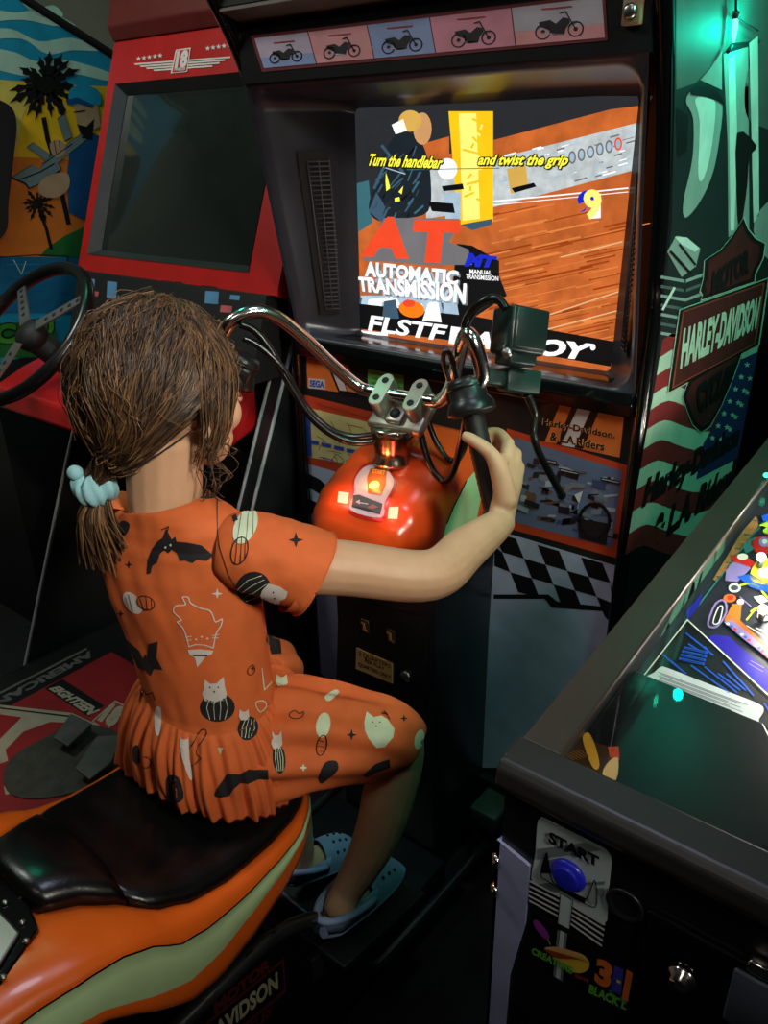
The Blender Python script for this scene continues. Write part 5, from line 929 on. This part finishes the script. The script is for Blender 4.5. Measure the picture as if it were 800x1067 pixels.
# skirt: gathered at the waist, spread over the seat and the thighs
skirt_mb = MB(); NS = 420
def skring(t):
    r = []
    for k in range(NS):
        a = 2 * math.pi * k / NS + yw; ca_, sa_ = math.cos(a), math.sin(a)
        fr_ = max(0, sa_) ** 1.2
        cx_, cy_, aa, cc = -.8225, .597, .1055, .084
        z0 = .768 - .014 * max(0, -sa_) - .012 * ca_
        hx, hy, ha, hc_ = -.832, .606, .138 + .055 * max(0, -ca_) ** 2, .106 + .05 * fr_
        z1 = .616 - .006 * max(0, -sa_) + .06 * fr_ - .022 * abs(ca_) ** 3 - .028 * max(0, math.cos(a - 3.75)) ** 6
        e = t ** .7; bx_ = cx_ + (hx - cx_) * t; by_ = cy_ + (hy - cy_) * t; ra = aa + (ha - aa) * e + .012 * math.sin(math.pi * t); rc = cc + (hc_ - cc) * e + .012 * math.sin(math.pi * t)
        rip = (.0028 + .0042 * t) * (math.sin(a * 25 + 1.8 * math.sin(a * 3) + t) * .5 + .5 * math.sin(a * 47 + 2.4 * math.sin(a * 5) - t * 2) + 1.3 * noise.noise(V((ca_ * 6, sa_ * 6, t * 2.))))
        rip = rip * min(1, t * 6 + .3) + .03 * t * max(0, math.cos(a - 3.75)) ** 8
        z = z0 + (z1 - z0) * t + .002 * math.sin(a * 11 + 2) * t
        r.append(V((bx_ + math.cos(a) * (ra + rip), by_ + math.sin(a) * (rc + rip), z)))
    return r
rings = [skring(i / 34) for i in range(35)]
skirt_mb.loft(rings + [[p + V((0, 0, .004)) - (p - V((-.832, .606, p.z))) * .02 for p in rings[-1]], [p + V((0, 0, .02)) - (p - V((-.832, .606, p.z))) * .06 for p in rings[-1]]], 0, caps=False)
def drape(A_, K_, sd):
    P = spline([A_, A_.lerp(K_, .5) + V((0, 0, .012)), K_, K_ + (K_ - A_).normalized() * .028 + V((0, 0, -.012))], 18); rings = []; n = len(P)
    for i, p in enumerate(P):
        t = i / (n - 1); ax = (P[min(i + 1, n - 1)] - P[max(i - 1, 0)]).normalized(); u = ax.cross(V((0, 0, 1))).normalized(); w = u.cross(ax); r_ = (.076 + .06 * t if t < .2 else .088 - .042 * ((t - .2) / .8)); ring_ = []
        for k in range(110):
            a = 2 * math.pi * k / 110; d = u * math.cos(a) + w * math.sin(a); flat = 1 + max(0, -math.sin(a)) * (.45 * max(0, min(1, t * 6) - t / .6) - .12 * min(1, t * 2))
            q = p + d * r_ * flat; fold = (1 - t) ** 1.5 * .011 * math.sin(a * 9 + sd + 3 * t) + .004 * noise.noise(q * 22) + .003 * math.sin(a * 5 + t * 7 + sd)
            ring_.append(q + d * fold)
        rings.append(ring_)
    rings.append([p + (P[-1] - p) * .1 for p in rings[-1]]); rings.append([p + (P[-1] - p) * .1 - ax * .03 for p in rings[-1]])
    skirt_mb.loft(rings, 0, caps=False)
drape(V((-.80, .60, .672)), V((-.627, .776, .642)), 0.); drape(V((-.86, .62, .667)), V((-.940, .822, .61)), 2.)
comb = MB(); comb.add(dress_mb.v, dress_mb.f); comb.add(skirt_mb.v, skirt_mb.f); PR = Printer(comb, .0011)
cT = crop(0, 520, 800 / 300); cH = crop(230, 520, 800 / 300); cN = crop(0, 260, 800 / 300); cS = crop(0, 767, 800 / 300)
D_, K_ = dress_mb, skirt_mb
put = lambda mb, poly, m, k=0: PR.put(mb, poly, m, k)
# bats
put(D_, cT([(463, 80), (472, 100), (478, 112), (488, 104), (492, 118), (520, 120), (560, 128), (592, 155), (575, 172), (548, 168), (535, 178), (515, 170), (500, 172), (492, 150), (478, 140), (468, 152), (458, 142), (446, 152), (438, 176), (424, 186), (420, 206), (408, 208), (411, 170), (424, 138), (440, 116), (452, 108)]), 1)
put(D_, cT([(345, 382), (362, 398), (388, 420), (398, 442), (406, 430), (410, 440), (414, 402), (440, 394), (436, 440), (453, 474), (430, 470), (420, 490), (404, 474), (385, 468), (376, 448), (362, 430)]), 1)
for x, y in ((462, 133), (476, 127)): put(D_, cT(ell(x, y, 3.2, 3.2, 0, 8)), 4, 2)
# small pumpkins, sparkles
put(D_, cT(ell(370, 288, 20, 36, -38)), 2); put(D_, cT(ell(408, 287, 25, 18, 25)), 0, 1); PR.stroke(D_, cT(ell(408, 287, 25, 18, 25, 16)), 1.1, 3, 2, True)
for q in ([(392, 275), (400, 300)], [(408, 270), (412, 304)], [(422, 275), (424, 300)]): PR.stroke(D_, cT(q), .8, 3, 2)
for q in ([(360, 265), (372, 312)], [(352, 272), (360, 300)]): PR.stroke(D_, cT(q), .6, 3, 2)
for x, y, r_, mt in ((360, 182, 12, 1), (337, 318, 12, 1), (603, 262, 15, 2), (700, 470, 7, 1)): put(D_, cT(star(x, y, r_, 4, .32)), mt)
# ghost cat in outline with a hat
PR.stroke(D_, cT(sp2([(525, 408), (517, 375), (508, 355), (494, 340), (505, 335), (484, 312), (490, 296), (516, 292), (508, 272), (524, 272), (530, 288), (560, 303), (582, 308), (592, 325), (598, 340), (616, 332), (612, 352), (600, 372), (592, 412)], 3, False)), 1.2, 2, 1)
PR.stroke(D_, cT([(525, 408), (545, 402), (570, 404), (592, 412)]), 1.1, 2, 1)
for x, y in ((545, 388), (560, 381), (576, 386)): put(D_, cT(ell(x, y, 3.4, 2.6, 0, 8)), 2, 1)
for q in ([(516, 382), (532, 380)], [(518, 392), (532, 389)], [(590, 378), (608, 374)], [(590, 384), (606, 384)]): PR.stroke(D_, cT(q), .8, 2, 1)
put(D_, cT([(522, 418), (556, 416), (592, 420), (588, 430), (572, 436), (560, 452), (548, 466), (542, 440), (526, 430)]), 2); PR.stroke(D_, cT([(538, 432), (575, 432)]), 1.6, 1, 2)
# cat in a pumpkin, neckline, sleeve
put(D_, cT([(568, 500), (584, 512), (602, 511), (620, 492), (624, 520), (630, 542), (620, 560), (594, 568), (570, 560), (562, 540), (568, 522)]), 2)
pk = lambda mb, f, x, y, rx, ry, rot: (put(mb, f(ell(x, y, rx, ry, rot, 22)), 1), [PR.stroke(mb, f([(x + sx * rx * math.cos(math.radians(rot)) - sy * ry * math.sin(math.radians(rot)), y + sx * rx * math.sin(math.radians(rot)) + sy * ry * math.cos(math.radians(rot))) for sx, sy in ((dx * .7, -.8), (dx, 0), (dx * .7, .8))]), .6, 4, 2) for dx in (-.6, -.2, .2, .6)])
pk(D_, cT, 604, 578, 48, 40, 0); put(D_, cT([(574, 520), (622, 518), (628, 548), (600, 562), (570, 552)]), 2, 2)
for x, y in ((584, 520), (606, 520), (596, 532)): put(D_, cT(ell(x, y, 2.4, 2.4, 0, 8)), 1, 3)
pk(D_, cT, 704, 247, 46, 48, 60); put(D_, cT([(728, 250), (745, 232), (778, 240), (800, 255), (794, 272), (780, 278), (776, 300), (756, 288), (735, 280), (724, 265)]), 2, 3)
for x, y in ((760, 255), (764, 270)): put(D_, cT(ell(x, y, 2.4, 2.4, 0, 8)), 1, 4)
put(D_, cT(ell(682, 76, 30, 52, 24)), 4); put(D_, cT([(644, 50), (656, 44), (662, 60), (650, 66)]), 1, 1)
for q in ([(672, 32), (660, 118)], [(690, 30), (684, 116)], [(704, 36), (702, 100)]): PR.stroke(D_, cT(q), .6, 3, 1)
PR.stroke(D_, cT(ell(666, 144, 22, 38, 15, 18)), 1.2, 3, 1, True)
for q in ([(660, 112), (654, 178)], [(672, 108), (668, 180)], [(682, 116), (680, 170)]): PR.stroke(D_, cT(q), .8, 3, 1)
put(D_, cH(star(208, 115, 21, 4, .35)), 1); put(D_, cT([(430, 15), (452, 5), (446, 28), (436, 30)]), 4); put(D_, cT(sp2([(322, 90), (340, 60), (362, 70), (350, 100)], 3)), 1); put(D_, cT([(272, 120), (310, 108), (335, 112), (300, 135), (275, 128)]), 2); put(D_, cT([(274, 175), (286, 185), (288, 225), (278, 240)]), 1)
put(D_, cN(ell(565, 672, 46, 22, 8)), 1)
for i in range(5): PR.stroke(D_, cN([(530 + i * 16, 655), (534 + i * 16, 690)]), .7, 0, 2)
PR.stroke(D_, cN([(450, 778), (470, 770), (465, 790)]), 1.2, 1, 1)
PR.stroke(D_, cT(sp2([(688, 470), (700, 460), (706, 475), (696, 488), (686, 482)], 3)), .8, 3, 1, True); PR.stroke(D_, cT([(725, 470), (732, 530), (760, 500)]), 1, 4, 1)
PR.stroke(D_, cT([(390, 562), (395, 526), (410, 542), (425, 536), (432, 556)]), 1.2, 3, 1)
put(D_, cH([(135, 340), (155, 345), (165, 400), (168, 430), (140, 432), (124, 390)]), 1)
# armhole seam
PR.stroke(D_, [(226, 520), (226, 545), (229, 570), (238, 598), (252, 622)], .8, 3, 0)
# skirt prints
put(K_, cS([(593, 165), (612, 130), (632, 104), (665, 106), (690, 92), (745, 94), (746, 120), (715, 120), (690, 132), (668, 128), (650, 145), (638, 165), (612, 170)]), 1)
CAT = lambda mb, f, x, y, w, h, m=2, k=2: put(mb, f([(x - w, y - h * .3), (x - w * .9, y - h), (x - w * .35, y - h * .55), (x + w * .35, y - h * .55), (x + w * .9, y - h), (x + w, y - h * .3), (x + w * 1.1, y + h * .4), (x + w * .6, y + h), (x - w * .6, y + h), (x - w * 1.1, y + h * .4)]), m, k)
put(K_, cT(sp2([(503, 690), (515, 668), (524, 690), (526, 720), (536, 765), (528, 780), (514, 745)], 4)), 2); CAT(K_, cT, 514, 676, 12, 16); pk(K_, cT, 688, 636, 28, 34, 10); CAT(K_, cT, 676, 597, 13, 15); pk(K_, cT, 775, 722, 18, 40, -5); CAT(K_, cT, 769, 668, 14, 24)
put(K_, cT(sp2([(460, 780), (480, 765), (500, 780), (510, 830), (470, 845)], 3)), 1); put(K_, cT(sp2([(434, 580), (446, 578), (450, 610), (444, 655), (434, 650), (430, 612)], 4)), 2); put(K_, cT(sp2([(370, 690), (385, 685), (388, 730), (372, 728)], 3)), 1); put(K_, cT([(604, 690), (622, 690), (612, 710)]), 4); put(K_, cT([(345, 505), (356, 515), (352, 540)]), 4)
PR.stroke(K_, cT(sp2([(530, 690), (560, 640), (575, 650), (545, 700), (560, 720), (535, 740)], 3, False)), 1, 3, 1); PR.stroke(K_, cT(sp2([(380, 735), (400, 715), (420, 725), (410, 745)], 3)), 1, 3, 1, True); PR.stroke(K_, cT(sp2([(708, 565), (730, 560), (738, 575), (720, 590)], 3)), 1, 4, 1, True); CAT(K_, cT, 782, 506, 16, 17, 4, 1)
put(K_, cH([(398, 622), (404, 590), (424, 606), (446, 602), (462, 612), (482, 640), (478, 662), (455, 688), (432, 690), (410, 665), (400, 645)]), 4); PR.stroke(K_, cH([(445, 595), (462, 600), (452, 590), (468, 612)]), 1, 3, 2)
for x, y in ((420, 622), (440, 622), (430, 634)): put(K_, cH(ell(x, y, 2.4, 2, 0, 8)), 1, 3)
put(K_, cH(ell(284, 628, 20, 34, 10)), 4); PR.stroke(K_, cH(ell(280, 684, 14, 30, 12, 16)), 1, 3, 1, True)
for q in ([(272, 668), (286, 672)], [(270, 684), (288, 688)], [(272, 700), (286, 702)]): PR.stroke(K_, cH(q), .8, 3, 1)
put(K_, cH(star(363, 655, 15, 4, .35)), 1); put(K_, cH(star(508, 610, 11, 4, .35)), 1); put(K_, cH(sp2([(272, 770), (290, 732), (320, 728), (325, 752), (296, 778), (278, 790)], 3)), 1); put(K_, cH([(395, 765), (430, 735), (468, 722), (470, 745), (430, 760), (405, 772)]), 1); put(K_, cH(ell(550, 668, 13, 28, 14)), 4); put(K_, cH(sp2([(288, 550), (318, 530), (328, 540), (300, 562)], 4)), 4); put(K_, cH(star(229, 746, 11, 4, .4)), 4)
PR.stroke(K_, cH(sp2([(190, 600), (205, 588), (218, 598), (230, 592), (225, 608), (200, 612)], 3)), 1, 3, 1, True)
dr = dress_mb.build('dress', DM, girl, False); sk_ = skirt_mb.build('skirt', DM, dr, False)
# clogs
def clog(h_, t_, w0):
    f_ = (t_ - h_).normalized(); s_ = f_.cross(up).normalized(); u_ = s_.cross(f_); L_ = (t_ - h_).length + .02; o_ = h_ - f_ * .022 - u_ * .012
    P = lambda a, c, d: o_ + f_ * a + s_ * c + u_ * d
    wid = lambda t: w0 * (.62 + .38 * math.sin(min(1, t * 1.15) * 1.9)) * (1 - max(0, t - .8) ** 2 * 9) ** .5 if t < 1 else .002
    b = MB(); rings = []
    for i in range(25):
        t = i / 24; w = max(.004, wid(min(t, .999)) * (min(1, (t + .012) / .1)) ** .5); z0 = .004 * abs(t - .4) + (.012 * max(0, t - .75) * 3)
        rings.append([P(t * L_, w * math.cos(a), z0 + .011 + .011 * math.sin(a)) for a in [2 * math.pi * k / 20 for k in range(20)]])
    b.loft(rings)
    rings = []                                            # toe cap
    for i in range(21):
        t = .46 + .53 * i / 20; w = wid(min(t, .995)) * .97; hgt = .052 * (1 - ((t - .46) / .56) ** 2.4) ** .6 + .004
        rings.append([P(t * L_, w * math.cos(a), .014 + hgt * math.sin(a) ** .8 if math.sin(a) > 0 else .012) for a in [math.pi * k / 18 for k in range(19)]])
    b.loft(rings, closed=False, caps=False)
    rings = []                                            # heel and side wall
    for i in range(31):
        q = -1 + 2 * i / 30; a = math.pi / 2 * abs(q); t = .5 * abs(q) ** 1.6; w = wid(max(t, .0)) * .97 * (min(1, (t + .012) / .1)) ** .5; sg = 1 if q > 0 else -1
        hh = .042 + .012 * abs(q) ** 3
        rings.append([P(t * L_, sg * w, .014), P(t * L_, sg * w * .97, hh), P(t * L_ + .003, sg * w * .9, hh + .001), P(t * L_ + .004, sg * w * .88, .016)])
    b.loft(rings, closed=True, caps=False)
    c = b.build('clog', M('clog_blue_grey', (132, 152, 186), .55, var=.05), girl)
    b = MB(); pts_ = [P(L_ * (.44 - .50 * math.sin(a)), w0 * .98 * math.cos(a), .04 + .006 * math.sin(a)) for a in [math.pi * k / 20 for k in range(21)]]; b.tube(pts_, .0066, 8); b.build('heel_strap', M('clog_blue_grey', (132, 152, 186)), c)
    b = MB()
    for i, t in enumerate((.62, .71, .80)):
        for q in (-.5, -.17, .17, .5):
            hgt = .052 * (1 - ((t - .46) / .56) ** 2.4) ** .6 + .004; w = wid(t) * .97; a = math.pi / 2 - q * 1.7
            b.ball(P(t * L_, w * math.cos(a), .0145 + hgt * max(.05, math.sin(a)) ** .8), .0034, None, 0, 8, 6)
    lbl(b.build('vent_hole', matte, c), 'dark round vent holes'); return c
clog(*FR[0], .039); clog(*FR[1], .039)
# hair
hm = [M('hair_brown', (88, 64, 42), .42, var=.25, scale=60), M('hair_dark', (46, 34, 26), .45, var=.25, scale=60), M('hair_light', (126, 92, 58), .4, var=.2, scale=60)]
HC_ = HD + V((-.006, -.016, -.004)) ; RA = V((.094, .112, .116))
def hdir(r_, f_, u_): return V((r_, f_, u_)).normalized()
def hpt(d, k=1.):
    w = 1 + .035 * noise.noise(d * 3.1) + .02 * noise.noise(d * 8)
    return HC_ + rd * (d.x * RA.x * k * w) + fd * (d.y * RA.y * k * w) + up * (d.z * RA.z * k * w)
HN, HL = V((.6, .25, -.75)), .40
b = MB(); nu, nv = 64, 40; rings = []
for i in range(nv + 1):
    th = math.pi * (.02 + .80 * i / nv); r = []
    for k in range(nu):
        ph = 2 * math.pi * k / nu; d = V((math.sin(th) * math.cos(ph), math.sin(th) * math.sin(ph), math.cos(th)))
        kk = .95
        if d.y > .28 and d.z < .42: kk = .95 - .30 * min(1, (d.y - .28) / .2) * min(1, (.42 - d.z) / .2)
        if d.z < -.55: kk *= 1 - .35 * (-.55 - d.z) / .35
        ex_ = HN.dot(d) - HL
        if ex_ > 0: kk = min(kk, .95 - .33 * min(1, ex_ / .12))
        r.append(hpt(d, kk))
    rings.append(r)
b.loft(rings, 1); 
PT = PX((100, 508), -.885); gath = hdir(-.05, -.80, -.60); rr = random.Random(21)
def strand(b, pts, r0, m):
    P = spline(pts, 3); n = len(P); b.tube(P, [r0 * (.6 + .4 * math.sin(math.pi * min(1, .25 + .75 * i / (n - 1)))) for i in range(n)], 3, m, False)
for i in range(4200):
    # roots on and around a crown parting
    a = rr.uniform(0, 2 * math.pi); e = rr.random() ** .6 * 1.45; d0 = V((math.sin(e) * math.cos(a), math.sin(e) * math.sin(a), math.cos(e)))
    if (d0.y > .55 and d0.z < .45) or HN.dot(d0) > HL: continue
    front = d0.y > .05 and d0.x > .15
    side = 1 if d0.x >= 0 else -1
    end = gath + V((rr.uniform(-.18, .18), rr.uniform(-.1, .1), rr.uniform(-.2, .15)))
    dm = (d0 + end * .55 + V((side * rr.uniform(.25, .6), rr.uniform(-.1, .25), -.05))).normalized(); pts = []; lift = 1 + rr.uniform(-.02, .05)
    for t in (0, .2, .4, .6, .8, 1): 
        d = (d0 * (1 - t) ** 2 + dm * 2 * t * (1 - t) + end * t * t).normalized(); w = V((rr.gauss(0, .012), rr.gauss(0, .012), rr.gauss(0, .012))); ex_ = HN.dot(d) - HL - .02
        if ex_ > 0: d = (d - HN * (ex_ / HN.length_squared)).normalized()
        pts.append(hpt((d + w).normalized(), lift * (1 - .06 * t)))
    if rr.random() < .8: pts.append(PT + V((rr.uniform(-.014, .014), rr.uniform(-.012, .012), rr.uniform(0, .02))))
    strand(b, pts, rr.uniform(.0006, .0016), rr.choices([0, 1, 2], [5, 4, 2 if d0.z > .5 else 1])[0])
# loose locks over the right temple and cheek
for i in range(120):
    a = rr.uniform(-.35, .75); d0 = hdir(.45 + rr.uniform(-.3, .3), .35 + rr.uniform(-.35, .3), .8); d1 = hdir(1, .15 + a * .75, .25); d2 = hdir(1, .1 + a * .7, -.35 + rr.uniform(-.15, .1)); end = hdir(.95, .05 + a * .55, -.9)
    pts = [hpt(d0, 1.03), hpt((d0 + d1).normalized(), 1.05), hpt(d1, 1.03 + rr.uniform(-.02, .05)), hpt(d2, 1.0 + rr.uniform(-.04, .06))]
    if rr.random() < .55: pts.append(hpt(end, .98 + rr.uniform(-.05, .12)) + V((rr.gauss(0, .006), rr.gauss(0, .006), 0)))
    if rr.random() < .2:
        L_ = rr.uniform(.03, .08); w1 = V((rr.gauss(0, .012), rr.gauss(0, .012), 0)); pts += [pts[-1] + w1 + V((0, 0, -L_ * .4)), pts[-1] - w1 * .6 + V((.004, .004, -L_ * .75)), pts[-1] + w1 * .3 + V((.0, .0, -L_))]
    strand(b, pts, rr.uniform(.0005, .0014), rr.choices([0, 1, 2], [5, 2, 3])[0])
# wisps standing off the head
for i in range(110):
    a = rr.uniform(0, 2 * math.pi); e = rr.uniform(.2, 1.6); d0 = V((math.sin(e) * math.cos(a), math.sin(e) * math.sin(a), math.cos(e)))
    if d0.y > .5 and d0.z < .5: continue
    d1 = (d0 + V((rr.gauss(0, .25), rr.gauss(0, .25) - .2, -.25))).normalized(); d2 = (d1 + V((rr.gauss(0, .25), rr.gauss(0, .25) - .25, -.35))).normalized()
    strand(b, [hpt(d0, 1.0), hpt((d0 + d1).normalized(), 1.06 + rr.random() * .03), hpt(d1, 1.05 + rr.random() * .08), hpt(d2, 1.0 + rr.random() * .1)], .0006, rr.choice([0, 2]))
# pony tail
for i in range(260):
    a = rr.uniform(0, 6.28); q = rr.random() ** .5; o_ = V((math.cos(a) * .014 * q, math.sin(a) * .014 * q, 0)); sp = V((math.cos(a) * .03 * q, math.sin(a) * .026 * q - .004, 0)); L_ = rr.uniform(.07, .115)
    strand(b, [PT + o_ + V((0, 0, .012)), PT + o_ + V((0, 0, -.012)), PT + sp * .9 + V((0, -.006, -L_ * .45)), PT + sp * 1.1 + V((rr.gauss(0, .006), rr.gauss(0, .004), -L_))], rr.uniform(.0012, .0022), rr.choices([0, 1, 2], [5, 3, 3])[0])
hair = b.build('hair', hm, girl, False)
b = MB(); rings = []
for k in range(72):
    a = 2 * math.pi * k / 72; c = V((math.cos(a), math.sin(a), 0)); r_ = .0165 + .0015 * math.sin(a * 5); ring_ = []
    for j in range(18):
        q = 2 * math.pi * j / 18; rq = r_ * (1 + .09 * math.sin(q * 2 + a * 3) + .10 * math.sin(a * 11 + q * 2)); ring_.append(PT + c * (.011 + rq * math.cos(q)) + V((0, 0, rq * 1.15 * math.sin(q) + .003 * math.sin(a * 5))))
    rings.append(ring_)
b.loft(rings + [rings[0]], caps=False); b.ball(PT + V((0, 0, .02)) - RIGHT * .021 - FWD * .006, (.011, .010, .010), None, 0, 16, 10)
lbl(b.build('scrunchie', M('scrunchie_aqua', (150, 205, 214), .7, var=.08, bump=.2), hair), 'pale aqua fabric scrunchie')
# ------------------------------------------------------------------ light
w = bpy.data.worlds.new('world'); S.world = w; w.use_nodes = True; w.node_tree.nodes['Background'].inputs[0].default_value = (.55, .62, .75, 1); w.node_tree.nodes['Background'].inputs[1].default_value = .02
def area(nm, loc, to, size, e, c, sp=3.14):
    l = bpy.data.lights.new(nm, 'AREA'); l.energy = e; l.color = c; l.shape = 'DISK'; l.size = size; l.spread = sp; o = bpy.data.objects.new(nm, l); COL.objects.link(o); o.location = loc
    o.rotation_euler = (V(to) - V(loc)).to_track_quat('-Z', 'Y').to_euler(); return o
def point(nm, loc, e, c, r=.03):
    l = bpy.data.lights.new(nm, 'POINT'); l.energy = e; l.color = c; l.shadow_soft_size = r; o = bpy.data.objects.new(nm, l); COL.objects.link(o); o.location = loc; return o
area('ceiling_lamp', (1.15, .1, 2.3), (-.75, .65, 1.15), .35, 2.45, (1., .93, .80), .75)
area('ceiling_lamp', (-.5, .8, 2.7), (-.6, .9, .5), .4, 6, (.72, .80, 1.))
area('ceiling_lamp', (-.3, -.6, 2.7), (-.8, .5, .8), .6, 4, (1., .93, .85))
area('ceiling_lamp', (-2.0, .3, 2.7), (-2.1, 1.4, 1.4), .5, 20, (.95, 1., .9))
area('green_lamp', (.25, .95, 2.3), (-.445, 1.6, 1.2), .15, 3.2, (.2, 1., .68), 1.3)
point('green_bulb_glow', PX((767, 30), XR) + V((.045, 0, 0)), .9, (.0, 1., .62), .01)
area('green_lamp', (-1.9, 1.1, 2.7), (-.9, .4, .6), .15, 2.5, (.05, 1., .6))
S.view_settings.view_transform = 'Standard'; S.view_settings.look = 'None'; S.view_settings.exposure = 0; S.view_settings.gamma = 1; S.view_settings.use_curve_mapping = False
S.cycles.use_denoising = True; S.cycles.max_bounces = 8; S.cycles.transparent_max_bounces = 12; S.cycles.sample_clamp_indirect = 4; S.cycles.caustics_reflective = False; S.cycles.caustics_refractive = False
